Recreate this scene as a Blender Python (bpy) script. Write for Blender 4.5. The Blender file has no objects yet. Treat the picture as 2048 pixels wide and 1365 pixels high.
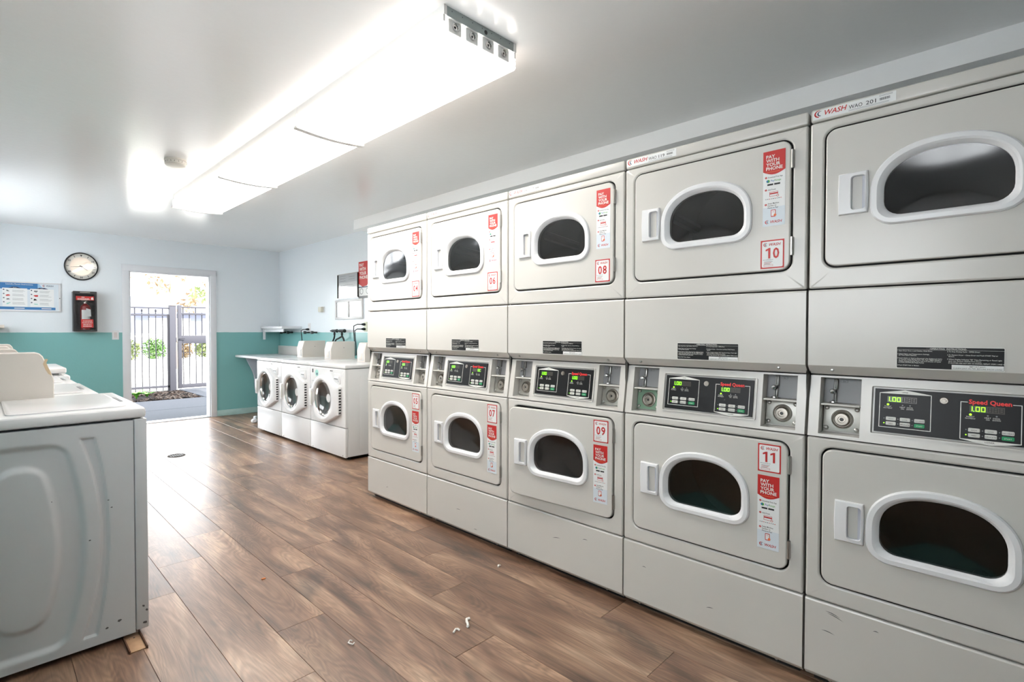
import bpy, bmesh, math, random
from mathutils import Vector, Matrix
random.seed(7)
PI = math.pi
scene = bpy.context.scene
COL = scene.collection

# ------------------------------------------------------------------ camera, sky, sun, exposure
cam_d = bpy.data.cameras.new('camera'); cam = bpy.data.objects.new('camera', cam_d); COL.objects.link(cam)
cam.location = (0, 0, 1.22)
cam.rotation_euler = (math.radians(90 - 1.07), 0, math.radians(-43.506))
cam_d.sensor_width = 36; cam_d.lens = 18.353; cam_d.shift_x = 74 / 2048
cam_d.clip_start = 0.02; cam_d.clip_end = 300
scene.camera = cam

world = bpy.data.worlds.new('sky'); scene.world = world; world.use_nodes = True
bg = world.node_tree.nodes['Background']
bg.inputs['Color'].default_value = (0.93, 0.97, 1.0, 1); bg.inputs['Strength'].default_value = 3.0

sun_d = bpy.data.lights.new('sun', 'SUN'); sun_d.energy = 6.0; sun_d.angle = math.radians(0.6); sun_d.color = (1, .95, .87)
sun = bpy.data.objects.new('sun', sun_d); COL.objects.link(sun)
sun.location = (2, -6, 12)
sun.rotation_euler = Vector((-0.10, 0.76, -0.64)).to_track_quat('-Z', 'Y').to_euler()

vs = scene.view_settings
vs.view_transform = 'Standard'; vs.look = 'None'; vs.gamma = 1; vs.exposure = 1.92; vs.use_curve_mapping = False

LAMP_GLOW = 1.5      # the light a fluorescent lens gives off
TUBE_GLOW = 6.0

# ------------------------------------------------------------------ materials
def lin(c):
    r = []
    for v in c[:3]:
        v /= 255.0
        r.append(v / 12.92 if v <= .04045 else ((v + .055) / 1.055) ** 2.4)
    return (*r, 1)
MATS = {}
def mat(name, col, rough=.5, metal=0, spec=.5, emit=None, es=0, bump=0, bscale=50, mottle=0, coat=0, mscale=6):
    if name in MATS: return MATS[name]
    m = bpy.data.materials.new(name); m.use_nodes = True; nt = m.node_tree
    p = nt.nodes['Principled BSDF']
    p.inputs['Base Color'].default_value = lin(col); p.inputs['Roughness'].default_value = rough
    p.inputs['Metallic'].default_value = metal; p.inputs['Specular IOR Level'].default_value = spec
    p.inputs['Coat Weight'].default_value = coat
    if emit:
        p.inputs['Emission Color'].default_value = lin(emit); p.inputs['Emission Strength'].default_value = es
    if mottle or bump:
        tc = nt.nodes.new('ShaderNodeTexCoord')
    if mottle:
        n = nt.nodes.new('ShaderNodeTexNoise'); n.inputs['Scale'].default_value = mscale; n.inputs['Detail'].default_value = 4
        nt.links.new(tc.outputs['Object'], n.inputs['Vector'])
        mx = nt.nodes.new('ShaderNodeMix'); mx.data_type = 'RGBA'
        a = lin(col); d = tuple(max(0, x * (1 - mottle)) for x in a[:3]) + (1,); u = tuple(min(1, x * (1 + mottle)) for x in a[:3]) + (1,)
        mx.inputs[6].default_value = d; mx.inputs[7].default_value = u
        nt.links.new(n.outputs['Fac'], mx.inputs[0]); nt.links.new(mx.outputs[2], p.inputs['Base Color'])
    if bump:
        n2 = nt.nodes.new('ShaderNodeTexNoise'); n2.inputs['Scale'].default_value = bscale; n2.inputs['Detail'].default_value = 3
        nt.links.new(tc.outputs['Object'], n2.inputs['Vector'])
        b = nt.nodes.new('ShaderNodeBump'); b.inputs['Strength'].default_value = bump; b.inputs['Distance'].default_value = .002
        nt.links.new(n2.outputs['Fac'], b.inputs['Height']); nt.links.new(b.outputs['Normal'], p.inputs['Normal'])
    MATS[name] = m
    return m

ENAMEL = mat('white_enamel', (203, 201, 196), .24, spec=.5, mottle=.02)
ENAMEL_W = mat('bright_white_enamel', (226, 226, 227), .2, spec=.5, mottle=.02)
ENAMEL_SIDE = mat('grey_white_enamel', (202, 204, 206), .3, spec=.5, mottle=.03)
PLASTIC = mat('white_plastic', (224, 225, 227), .3)
CREAM = mat('cream_enamel', (216, 209, 202), .4, mottle=.03)
BLACK = mat('black_plastic', (22, 22, 24), .45)
SHADE_TRIM = mat('gap_shade_dark_trim', (40, 40, 40), .7)  # paints the shade inside gaps and cabinets; also used for dark trim
DRUM = mat('drum_steel', (70, 68, 66), .3, metal=.8)
STEEL = mat('steel', (176, 174, 170), .3, metal=1)
CHROME = mat('bright_chrome', (205, 205, 203), .14, metal=1)
LOCKM = mat('worn_lock_metal', (150, 144, 136), .38, metal=.85)
PANELGREY = mat('grey_meter_plate', (140, 140, 142), .5)
PANELBLK = mat('black_overlay', (15, 15, 18), .4, spec=.3)
LINEWHITE = mat('print_white', (225, 225, 220), .5)
LINEBLACK = mat('print_black', (28, 28, 30), .5)
LINEGREY = mat('print_grey', (120, 122, 124), .5)
RED = mat('print_red', (190, 36, 34), .45)
NAVY = mat('print_navy', (30, 45, 80), .45)
BLUE = mat('print_blue', (52, 116, 172), .45)
LBLUE = mat('print_light_blue', (150, 190, 218), .45)
GREEN = mat('print_green', (70, 160, 60), .45)
ORANGE = mat('print_orange', (225, 110, 60), .5)
TEALP = mat('print_teal', (150, 205, 195), .5)
PAPER = mat('sticker_paper', (226, 228, 228), .45)
PAPERBLUE = mat('sticker_pale_blue', (208, 217, 224), .45)
LED = mat('green_led', (40, 120, 10), .4, emit=(120, 255, 20), es=1.3)
LEDBACK = mat('led_window', (46, 62, 30), .3)
LEDOFF = mat('led_window_unlit', (70, 64, 58), .3)
REDLOGO = mat('red_logo_ink', (240, 50, 48), .45)
BTN = mat('button_pad', (208, 208, 203), .5)
BTNG = mat('green_button_pad', (22, 148, 92), .5)
SCUFF = mat('scuff_mark', (90, 90, 92), .7)

def glass_mat(name, tint, gl=.06, trans=.6, f0=.045, ex=4.0):
    m = bpy.data.materials.new(name); m.use_nodes = True; nt = m.node_tree
    for n in list(nt.nodes): nt.nodes.remove(n)
    o = nt.nodes.new('ShaderNodeOutputMaterial'); mx = nt.nodes.new('ShaderNodeMixShader'); fr = nt.nodes.new('ShaderNodeLayerWeight'); pw = nt.nodes.new('ShaderNodeMath'); pw.operation = 'POWER'; pw.inputs[1].default_value = ex; ma = nt.nodes.new('ShaderNodeMath'); ma.operation = 'MULTIPLY_ADD'; ma.inputs[1].default_value = .95; ma.inputs[2].default_value = f0
    t = nt.nodes.new('ShaderNodeBsdfTransparent'); g = nt.nodes.new('ShaderNodeBsdfGlossy')
    t.inputs['Color'].default_value = (*[c * trans for c in tint], 1); g.inputs['Roughness'].default_value = gl
    nt.links.new(fr.outputs['Facing'], pw.inputs[0]); nt.links.new(pw.outputs[0], ma.inputs[0]); nt.links.new(ma.outputs[0], mx.inputs[0]); nt.links.new(t.outputs[0], mx.inputs[1]); nt.links.new(g.outputs[0], mx.inputs[2])
    nt.links.new(mx.outputs[0], o.inputs['Surface'])
    MATS[name] = m
    return m
DOORGLASS = glass_mat('dryer_door_glass', (.6, .6, .6), .09, .55, .085, 2.6)
CLEARGLASS = glass_mat('clear_glass', (1, 1, 1), .02, .95)
CLEARPLASTIC = glass_mat('clear_acrylic', (1, 1, 1), .1, .93)

# ------------------------------------------------------------------ mesh builder
def setsharp(me):
    for p in me.polygons: p.use_smooth = True
    me.set_sharp_from_angle(angle=math.radians(24))
TXT = {}
def text_geo(body, bold, shear):
    k = (body, bold, shear)
    if k not in TXT:
        cu = bpy.data.curves.new('t', 'FONT'); cu.body = body; cu.size = 1; cu.shear = shear; cu.offset = bold
        cu.resolution_u = 2; cu.align_x = 'LEFT'
        ob = bpy.data.objects.new('t', cu); COL.objects.link(ob)
        dg = bpy.context.evaluated_depsgraph_get()
        me = bpy.data.meshes.new_from_object(ob.evaluated_get(dg))
        vv = [(v.co.x, v.co.y) for v in me.vertices]; ff = [tuple(p.vertices) for p in me.polygons]
        bpy.data.meshes.remove(me); bpy.data.objects.remove(ob); bpy.data.curves.remove(cu)
        TXT[k] = (vv, ff)
    return TXT[k]

class MB:
    def __init__(s, T=None): s.v = []; s.f = []; s.m = []; s.mats = []; s.T = T
    def mi(s, m):
        if m not in s.mats: s.mats.append(m)
        return s.mats.index(m)
    def add(s, vs_, fs, m):
        b = len(s.v); i = s.mi(m)
        for p in vs_: s.v.append(s.T(p) if s.T else tuple(p))
        for f in fs: s.f.append([b + k for k in f]); s.m.append(i)
        return s
    def box(s, x0, x1, y0, y1, z0, z1, m, bev=0, seg=2):
        if bev <= 0:
            vv = [(x, y, z) for x in (x0, x1) for y in (y0, y1) for z in (z0, z1)]
            return s.add(vv, [(0, 1, 3, 2), (4, 6, 7, 5), (0, 4, 5, 1), (2, 3, 7, 6), (0, 2, 6, 4), (1, 5, 7, 3)], m)
        bm = bmesh.new(); bmesh.ops.create_cube(bm, size=1)
        for v in bm.verts:
            v.co = Vector(((x0 + x1) / 2 + v.co.x * (x1 - x0), (y0 + y1) / 2 + v.co.y * (y1 - y0), (z0 + z1) / 2 + v.co.z * (z1 - z0)))
        bev = min(bev, .45 * min(abs(x1 - x0), abs(y1 - y0), abs(z1 - z0)))
        bmesh.ops.bevel(bm, geom=list(bm.edges), offset=bev, segments=seg, affect='EDGES', profile=.5)
        bm.verts.index_update()
        s.add([v.co[:] for v in bm.verts], [[v.index for v in f.verts] for f in bm.faces], m); bm.free()
        return s
    def loft(s, loops, m, cap0=False, cap1=False, closed=True):
        n = len(loops[0]); vv = [p for l in loops for p in l]; ff = []
        for i in range(len(loops) - 1):
            for j in range(n if closed else n - 1):
                k = (j + 1) % n
                ff.append((i * n + j, i * n + k, (i + 1) * n + k, (i + 1) * n + j))
        if cap0: ff.append(tuple(range(n - 1, -1, -1)))
        if cap1: ff.append(tuple((len(loops) - 1) * n + j for j in range(n)))
        return s.add(vv, ff, m)
    def plate(s, poly, y0, y1, m, bev=0):
        """polygon in x,z facing -y at y0, back at y1"""
        if bev:
            q = inset(poly, bev)
            L = [[(x, y0, z) for x, z in q], [(x, y0 + bev, z) for x, z in poly], [(x, y1, z) for x, z in poly]]
        else: L = [[(x, y0, z) for x, z in poly], [(x, y1, z) for x, z in poly]]
        return s.loft(L, m, True, True)
    def flat(s, poly, y, m):
        return s.add([(x, y, z) for x, z in poly], [tuple(range(len(poly)))], m)
    def rect(s, x0, x1, z0, z1, y, m): return s.flat([(x0, z0), (x1, z0), (x1, z1), (x0, z1)], y, m)
    def frame(s, x0, x1, z0, z1, w, y, m):
        s.rect(x0, x1, z0, z0 + w, y, m); s.rect(x0, x1, z1 - w, z1, y, m); s.rect(x0, x0 + w, z0 + w, z1 - w, y, m); return s.rect(x1 - w, x1, z0 + w, z1 - w, y, m)
    def text(s, body, x, z, y, size, m, width=None, bold=0, shear=0, align='L', rot=0):
        vv, ff = text_geo(body, bold, shear)
        if not vv: return s
        xs = [p[0] for p in vv]; w = max(xs) - min(xs); sx = size
        if width: sx = width / w
        ox = x - min(xs) * sx - (w * sx / 2 if align == 'C' else 0)
        P = [((px * sx + ox), pz * size + z) for px, pz in vv]
        if rot:
            c_, s_ = math.cos(rot), math.sin(rot)
            P = [(x + (a - x) * c_ - (b - z) * s_, z + (a - x) * s_ + (b - z) * c_) for a, b in P]
        return s.add([(a, y, b) for a, b in P], ff, m)
    def lathe(s, prof, c, axis, m, n=24, cap0=False, cap1=False):
        """prof: (radius, along) list; axis 'x','y','z'"""
        L = []
        for r, a in prof:
            l = []
            for k in range(n):
                t = 2 * PI * k / n; p, q = r * math.cos(t), r * math.sin(t)
                l.append({'x': (c[0] + a, c[1] + p, c[2] + q), 'y': (c[0] + p, c[1] + a, c[2] + q), 'z': (c[0] + p, c[1] + q, c[2] + a)}[axis])
            L.append(l)
        return s.loft(L, m, cap0, cap1)
    def tube(s, pts, r, m, n=8):
        pts = [Vector(p) for p in pts]; L = []
        up = Vector((.13, .21, .97))
        for i, p in enumerate(pts):
            d = (pts[min(i + 1, len(pts) - 1)] - pts[max(i - 1, 0)]).normalized()
            a = d.cross(up).normalized(); b = d.cross(a).normalized()
            rr = r[i] if isinstance(r, (list, tuple)) else r
            L.append([tuple(p + a * rr * math.cos(2 * PI * k / n) + b * rr * math.sin(2 * PI * k / n)) for k in range(n)])
        return s.loft(L, m, True, True)
    def mesh(s, name):
        me = bpy.data.meshes.new(name); me.from_pydata(s.v, [], s.f)
        for m in s.mats: me.materials.append(m)
        me.polygons.foreach_set('material_index', s.m)
        bm = bmesh.new(); bm.from_mesh(me); bmesh.ops.recalc_face_normals(bm, faces=bm.faces); bm.to_mesh(me); bm.free()
        me.update(); setsharp(me)
        return me
    def obj(s, name, parent=None, loc=(0, 0, 0), rotz=0):
        return link(name, s.mesh(name), parent, loc, rotz)

def link(name, me, parent=None, loc=(0, 0, 0), rotz=0):
    o = bpy.data.objects.new(name, me); COL.objects.link(o); o.location = loc; o.rotation_euler = (0, 0, rotz)
    if parent: o.parent = parent
    return o
CACHE = {}
def shared(name, key, fn, parent, loc=(0, 0, 0), rotz=0):
    if key not in CACHE: CACHE[key] = fn().mesh(name)
    return link(name, CACHE[key], parent, loc, rotz)
def tag(o, label, cat, group=None, kind=None):
    o['label'] = label; o['category'] = cat
    if group: o['group'] = group
    if kind: o['kind'] = kind
    return o
def thing(name, label, cat, loc=(0, 0, 0), rotz=0, group=None):
    o = link(name, None, None, loc, rotz); o.empty_display_size = .1
    return tag(o, label, cat, group)
def struct(o): o['kind'] = 'structure'; return o

# ---- 2D outlines (x,z), counter-clockwise
def rrect(x0, x1, z0, z1, r, n=5):
    P = []
    for cx, cz, a0 in ((x1 - r, z0 + r, -PI / 2), (x1 - r, z1 - r, 0), (x0 + r, z1 - r, PI / 2), (x0 + r, z0 + r, PI)):
        for k in range(n + 1):
            a = a0 + PI / 2 * k / n; P.append((cx + r * math.cos(a), cz + r * math.sin(a)))
    return P
def dshape(x0, x1, z0, z1, rb, frac=.42, n=28, ex=2.25):
    cx, a = (x0 + x1) / 2, (x1 - x0) / 2; zs = z0 + (z1 - z0) * frac; b = z1 - zs; P = []
    rz = min(rb, zs - z0)
    for k in range(7):
        t = -PI / 2 + PI / 2 * k / 6; P.append((x1 - rb + rb * math.cos(t), z0 + rz + rz * math.sin(t)))
    for k in range(n + 1):
        t = PI * k / n; c, s_ = math.cos(t), math.sin(t)
        P.append((cx + a * math.copysign(abs(c) ** (2 / ex), c), zs + b * abs(s_) ** (2 / ex)))
    for k in range(7):
        t = PI + PI / 2 * k / 6; P.append((x0 + rb + rb * math.cos(t), z0 + rz + rz * math.sin(t)))
    Q = [P[0]]
    for p in P[1:]:
        if math.hypot(p[0] - Q[-1][0], p[1] - Q[-1][1]) > 1e-4: Q.append(p)
    return Q
def circ(cx, cz, r, n=40): return [(cx + r * math.cos(2 * PI * k / n), cz + r * math.sin(2 * PI * k / n)) for k in range(n)]
def inset(P, d):
    n = len(P); Q = []
    for i in range(n):
        a, b, c = P[i - 1], P[i], P[(i + 1) % n]
        e1 = (b[0] - a[0], b[1] - a[1]); e2 = (c[0] - b[0], c[1] - b[1])
        l1, l2 = math.hypot(*e1) or 1, math.hypot(*e2) or 1
        n1 = (-e1[1] / l1, e1[0] / l1); n2 = (-e2[1] / l2, e2[0] / l2)
        k = max(.25, 1 + n1[0] * n2[0] + n1[1] * n2[1])
        Q.append((b[0] + d * (n1[0] + n2[0]) / k, b[1] + d * (n1[1] + n2[1]) / k))
    return Q
def hull(P):
    P = sorted(set(P)); 
    def half(S):
        h = []
        for p in S:
            while len(h) > 1 and (h[-1][0] - h[-2][0]) * (p[1] - h[-2][1]) - (h[-1][1] - h[-2][1]) * (p[0] - h[-2][0]) <= 0: h.pop()
            h.append(p)
        return h[:-1]
    return half(P) + half(P[::-1])
def radial(P, c, angs):
    out = []
    n = len(P)
    for t in angs:
        dx, dz = math.cos(t), math.sin(t); best = None
        for i in range(n):
            ax, az = P[i][0] - c[0], P[i][1] - c[1]; bx, bz = P[(i + 1) % n][0] - c[0], P[(i + 1) % n][1] - c[1]
            ex, ez = bx - ax, bz - az; den = dx * ez - dz * ex
            if abs(den) < 1e-12: continue
            tt = (ax * ez - az * ex) / den; uu = (ax * dz - az * dx) / den
            if tt > 0 and -1e-7 <= uu <= 1 + 1e-7 and (best is None or tt > best): best = tt
        best = best or 0
        out.append((c[0] + dx * best, c[1] + dz * best))
    return out
def angles(c, *polys, n=32):
    A = {round(2 * PI * k / n, 5) for k in range(n)}
    for P in polys:
        for p in P: A.add(round(math.atan2(p[1] - c[1], p[0] - c[0]) % (2 * PI), 5))
    A = sorted(A); B = [A[0]]
    for a in A[1:]:
        if a - B[-1] > .004: B.append(a)
    return B
def ring(mb, spec, c, m):
    """spec: list of (outline, y); lofts one solid surface through star-shaped outlines"""
    A = angles(c, spec[0][0], spec[-1][0])
    mb.loft([[(x, y, z) for x, z in radial(P, c, A)] for P, y in spec], m)

# ------------------------------------------------------------------ room constants
XW, YB, ZC, XL, YF = 3.38, 7.95, 2.44, -.42, -1.6
XD = 2.07
R90 = PI / 2

def two_tone(name, rough=.28):
    m = bpy.data.materials.new(name); m.use_nodes = True; nt = m.node_tree; p = nt.nodes['Principled BSDF']
    g = nt.nodes.new('ShaderNodeNewGeometry'); sx = nt.nodes.new('ShaderNodeSeparateXYZ'); nt.links.new(g.outputs['Position'], sx.inputs[0])
    n = nt.nodes.new('ShaderNodeTexNoise'); n.inputs['Scale'].default_value = 9; nt.links.new(g.outputs['Position'], n.inputs['Vector'])
    ad = nt.nodes.new('ShaderNodeMath'); ad.operation = 'MULTIPLY_ADD'; ad.inputs[1].default_value = .006; nt.links.new(n.outputs['Fac'], ad.inputs[0]); nt.links.new(sx.outputs['Z'], ad.inputs[2])
    gt = nt.nodes.new('ShaderNodeMath'); gt.operation = 'GREATER_THAN'; gt.inputs[1].default_value = 1.208; nt.links.new(ad.outputs[0], gt.inputs[0])
    mx = nt.nodes.new('ShaderNodeMix'); mx.data_type = 'RGBA'; mx.inputs[6].default_value = lin((126, 181, 180)); mx.inputs[7].default_value = lin((224, 231, 236))
    nt.links.new(gt.outputs[0], mx.inputs[0]); nt.links.new(mx.outputs[2], p.inputs['Base Color'])
    p.inputs['Roughness'].default_value = rough
    n2 = nt.nodes.new('ShaderNodeTexNoise'); n2.inputs['Scale'].default_value = 45; n2.inputs['Detail'].default_value = 3; nt.links.new(g.outputs['Position'], n2.inputs['Vector'])
    b = nt.nodes.new('ShaderNodeBump'); b.inputs['Strength'].default_value = .25; b.inputs['Distance'].default_value = .003
    nt.links.new(n2.outputs['Fac'], b.inputs['Height']); nt.links.new(b.outputs['Normal'], p.inputs['Normal'])
    MATS[name] = m
    return m
WALLM = two_tone('two_tone_wall_paint')
CEILM = mat('ceiling_semigloss', (240, 242, 243), .2, spec=.5, bump=.3, bscale=30)
TRIMM = mat('white_trim_paint', (220, 222, 226), .35)

def gridwall(name, xs, zs, holes, y0, y1, m, loc=(0, 0, 0), rotz=0, parent=None):
    mb = MB()
    for i in range(len(xs) - 1):
        for j in range(len(zs) - 1):
            if (i, j) in holes: continue
            for y in (y0, y1): mb.rect(xs[i], xs[i + 1], zs[j], zs[j + 1], y, m)
            for di, dj, e in ((-1, 0, 0), (1, 0, 1), (0, -1, 2), (0, 1, 3)):
                a, b = i + di, j + dj
                if 0 <= a < len(xs) - 1 and 0 <= b < len(zs) - 1 and (a, b) not in holes: continue
                X = (xs[i], xs[i + 1]); Z = (zs[j], zs[j + 1])
                q = [[(X[0], y0, Z[0]), (X[0], y1, Z[0]), (X[0], y1, Z[1]), (X[0], y0, Z[1])], [(X[1], y0, Z[0]), (X[1], y1, Z[0]), (X[1], y1, Z[1]), (X[1], y0, Z[1])],
                     [(X[0], y0, Z[0]), (X[1], y0, Z[0]), (X[1], y1, Z[0]), (X[0], y1, Z[0])], [(X[0], y0, Z[1]), (X[1], y0, Z[1]), (X[1], y1, Z[1]), (X[0], y1, Z[1])]][e]
                mb.add(q, [(0, 1, 2, 3)], m)
    me = mb.mesh(name)
    bm = bmesh.new(); bm.from_mesh(me); bmesh.ops.remove_doubles(bm, verts=bm.verts, dist=1e-5); bmesh.ops.recalc_face_normals(bm, faces=bm.faces); bm.to_mesh(me); bm.free()
    setsharp(me)
    return link(name, me, parent, loc, rotz)

# ------------------------------------------------------------------ walls, ceiling, trim
struct(gridwall('wall_back', [XL - .15, 1.405, 2.372, XW + .15], [-.05, 2.0, 2.6], {(1, 0)}, YB, YB + .14, WALLM))
struct(gridwall('wall_right', [-YB, -YF], [-.05, 2.6], set(), 0, .12, WALLM, (XW, 0, 0), -R90))
struct(gridwall('wall_front', [XL - .15, XW + .15], [-.05, 2.6], set(), YF - .12, YF, mat('plain_wall_white', (226, 230, 232), .4)))
struct(gridwall('wall_left', [YF, .3, 1.6, 5.4, 7.3, YB], [-.05, 1.15, 1.25, 2.05, 2.15, 2.6], {(1, 1), (1, 2), (3, 2), (3, 3)}, 0, .14, WALLM, (XL, 0, 0), R90))
struct(MB().box(XL, XW, YF, YB, ZC, ZC + .06, CEILM).obj('ceiling'))
struct(MB().box(XL - .35, XW + .4, YF - .3, 8.95, 2.6, 2.74, mat('roof_felt', (120, 116, 110), .9)).obj('roof'))
# dropped soffit strip over the dryers
struct(MB().box(3.0, XW, YF, 5.1, 2.337, ZC, CEILM).obj('trim_soffit'))
# window on the left wall
def window(n, y, z, hw, hh):
    w = link('window_%d' % n, None, None, (XL, y, z), R90); struct(w); w.empty_display_size = .1
    mb = MB()
    mb.box(-hw, hw, .02, .1, -hh, -hh + .04, TRIMM, .004).box(-hw, hw, .02, .1, hh - .04, hh, TRIMM, .004).box(-hw, -hw + .04, .02, .1, -hh + .04, hh - .04, TRIMM, .004).box(hw - .04, hw, .02, .1, -hh + .04, hh - .04, TRIMM, .004).box(-.02, .02, .03, .09, -hh + .04, hh - .04, TRIMM, .004)
    mb.obj('window_frame', w)
    MB().box(-hw + .04, -.02, .055, .06, -hh + .04, hh - .04, CLEARGLASS).obj('window_pane', w)
    MB().box(.02, hw - .04, .055, .06, -hh + .04, hh - .04, CLEARGLASS).obj('window_pane', w)
window(1, 6.35, 1.7, .95, .45)
window(2, .95, 1.6, .65, .45)  # unseen window, added for daylight fill; glass reflections hint at it
# doorway casing, jambs, threshold
d1 = struct(link('door_1', None, None, (1.89, YB, 0))); d1.empty_display_size = .1
for a, b in ((1.405, 1.325), (2.372, 2.452)):
    x0, x1 = sorted((a, b))
    MB().box(x0 - 1.89, x1 - 1.89, -.016, 0.0, 0, 2.078, TRIMM, .004).obj('casing_post', d1)
MB().box(1.325 - 1.89, 2.452 - 1.89, -.017, 0.0, 2.0, 2.08, TRIMM, .004).obj('casing_head', d1)
for x0, x1 in ((1.405, 1.42), (2.357, 2.372)):
    MB().box(x0 - 1.89, x1 - 1.89, 0, .14, 0.01, 2.0, TRIMM, .002).obj('jamb', d1)
MB().box(1.42 - 1.89, 2.357 - 1.89, 0, .14, 1.986, 2.0, TRIMM, .002).obj('jamb_head', d1)
MB().box(1.405 - 1.89, 2.372 - 1.89, -.01, .15, -.03, .012, mat('aluminium_threshold', (205, 208, 212), .35, metal=.6), .004).obj('threshold', d1)
for k in range(2):
    MB().box(1.4195 - 1.89, 1.4225 - 1.89, .03, .05, .25 + 1.3 * k, .37 + 1.3 * k, STEEL, .001).obj('hinge_leaf', d1)
BASEM = mat('pale_green_baseboard', (170, 198, 194), .5, mottle=.12, mscale=14)
struct(MB().box(2.452, XW, YB - .012, YB, 0, .085, BASEM, .003).obj('baseboard_back'))
struct(MB().box(XL, 1.325, YB - .012, YB, 0, .085, BASEM, .003).obj('baseboard_back_left'))

# ------------------------------------------------------------------ floor of single planks
def wood():
    m = bpy.data.materials.new('vinyl_wood_plank'); m.use_nodes = True; nt = m.node_tree; p = nt.nodes['Principled BSDF']; L = nt.links.new
    N = lambda t: nt.nodes.new('ShaderNode' + t)
    tc = N('TexCoord'); oi = N('ObjectInfo')
    off = N('VectorMath'); off.operation = 'SCALE'; off.inputs[0].default_value = (31, 47, 19); L(oi.outputs['Random'], off.inputs['Scale'])
    ad = N('VectorMath'); ad.operation = 'ADD'; L(tc.outputs['Object'], ad.inputs[0]); L(off.outputs[0], ad.inputs[1])
    mp = N('Mapping'); mp.inputs['Scale'].default_value = (7.5, 1.5, 1); L(ad.outputs[0], mp.inputs['Vector'])
    n1 = N('TexNoise'); n1.inputs['Scale'].default_value = 1.0; n1.inputs['Detail'].default_value = 5; n1.inputs['Distortion'].default_value = .9; L(mp.outputs[0], n1.inputs['Vector'])
    r1 = N('ValToRGB'); e = r1.color_ramp.elements
    cols = [(.22, (68, 50, 39)), (.4, (110, 82, 64)), (.5, (131, 100, 80)), (.6, (151, 120, 97)), (.77, (186, 157, 132))]
    e[0].position, e[0].color = cols[0][0], lin(cols[0][1]); e[1].position, e[1].color = cols[-1][0], lin(cols[-1][1])
    for q, c in cols[1:-1]:
        k = e.new(q); k.color = lin(c)
    L(n1.outputs['Fac'], r1.inputs['Fac'])
    # growth-ring contour lines
    mp2 = N('Mapping'); mp2.inputs['Scale'].default_value = (5, .8, 1); L(ad.outputs[0], mp2.inputs['Vector'])
    n2 = N('TexNoise'); n2.inputs['Scale'].default_value = 1; n2.inputs['Detail'].default_value = 2; n2.inputs['Distortion'].default_value = 1.4; L(mp2.outputs[0], n2.inputs['Vector'])
    mu = N('Math'); mu.operation = 'MULTIPLY'; mu.inputs[1].default_value = 130; L(n2.outputs['Fac'], mu.inputs[0])
    si = N('Math'); si.operation = 'SINE'; L(mu.outputs[0], si.inputs[0])
    rm = N('MapRange'); rm.inputs[1].default_value = -1; rm.inputs[2].default_value = 1; rm.inputs[3].default_value = .8; rm.inputs[4].default_value = 1.1; L(si.outputs[0], rm.inputs[0])
    # fine fibres
    mp3 = N('Mapping'); mp3.inputs['Scale'].default_value = (160, 6, 1); L(ad.outputs[0], mp3.inputs['Vector'])
    n3 = N('TexNoise'); n3.inputs['Scale'].default_value = 1; n3.inputs['Detail'].default_value = 3; L(mp3.outputs[0], n3.inputs['Vector'])
    rm3 = N('MapRange'); rm3.inputs[1].default_value = .25; rm3.inputs[2].default_value = .75; rm3.inputs[3].default_value = .74; rm3.inputs[4].default_value = 1.26; L(n3.outputs['Fac'], rm3.inputs[0])
    # knots
    mp4 = N('Mapping'); mp4.inputs['Scale'].default_value = (4.2, 1.5, 1); L(ad.outputs[0], mp4.inputs['Vector'])
    n4 = N('TexNoise'); n4.inputs['Scale'].default_value = 1; n4.inputs['Detail'].default_value = 3; n4.inputs['Distortion'].default_value = .5; L(mp4.outputs[0], n4.inputs['Vector'])
    rm4 = N('MapRange'); rm4.inputs[1].default_value = .6; rm4.inputs[2].default_value = .72; rm4.inputs[3].default_value = 1; rm4.inputs[4].default_value = .5; L(n4.outputs['Fac'], rm4.inputs[0])
    rv = N('MapRange'); rv.inputs[3].default_value = .9; rv.inputs[4].default_value = 1.07; L(oi.outputs['Random'], rv.inputs[0])
    a = N('Math'); a.operation = 'MULTIPLY'; L(rm.outputs[0], a.inputs[0]); L(rm3.outputs[0], a.inputs[1])
    b = N('Math'); b.operation = 'MULTIPLY'; L(a.outputs[0], b.inputs[0]); L(rm4.outputs[0], b.inputs[1])
    c = N('Math'); c.operation = 'MULTIPLY'; L(b.outputs[0], c.inputs[0]); L(rv.outputs[0], c.inputs[1])
    sc = N('VectorMath'); sc.operation = 'SCALE'; L(r1.outputs['Color'], sc.inputs[0]); L(c.outputs[0], sc.inputs['Scale']); L(sc.outputs[0], p.inputs['Base Color'])
    rr = N('MapRange'); rr.inputs[3].default_value = .3; rr.inputs[4].default_value = .4; L(n1.outputs['Fac'], rr.inputs[0]); L(rr.outputs[0], p.inputs['Roughness'])
    bp = N('Bump'); bp.inputs['Strength'].default_value = .22; bp.inputs['Distance'].default_value = .001
    L(n3.outputs['Fac'], bp.inputs['Height']); L(bp.outputs['Normal'], p.inputs['Normal'])
    p.inputs['Specular IOR Level'].default_value = 1.0
    return m
WOODM = wood()
floor = struct(MB().box(XL, XW, YF, YB, -.06, -.006, mat('dark_subfloor', (52, 38, 30), .8)).obj('floor'))
SEAMS = {0: 2.07, 1: 2.526, 2: 1.45, 3: 1.86, 4: 2.22, 5: 1.228, -1: 1.737, -2: 2.72}
PW, PLEN = .2087, 1.318
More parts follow.
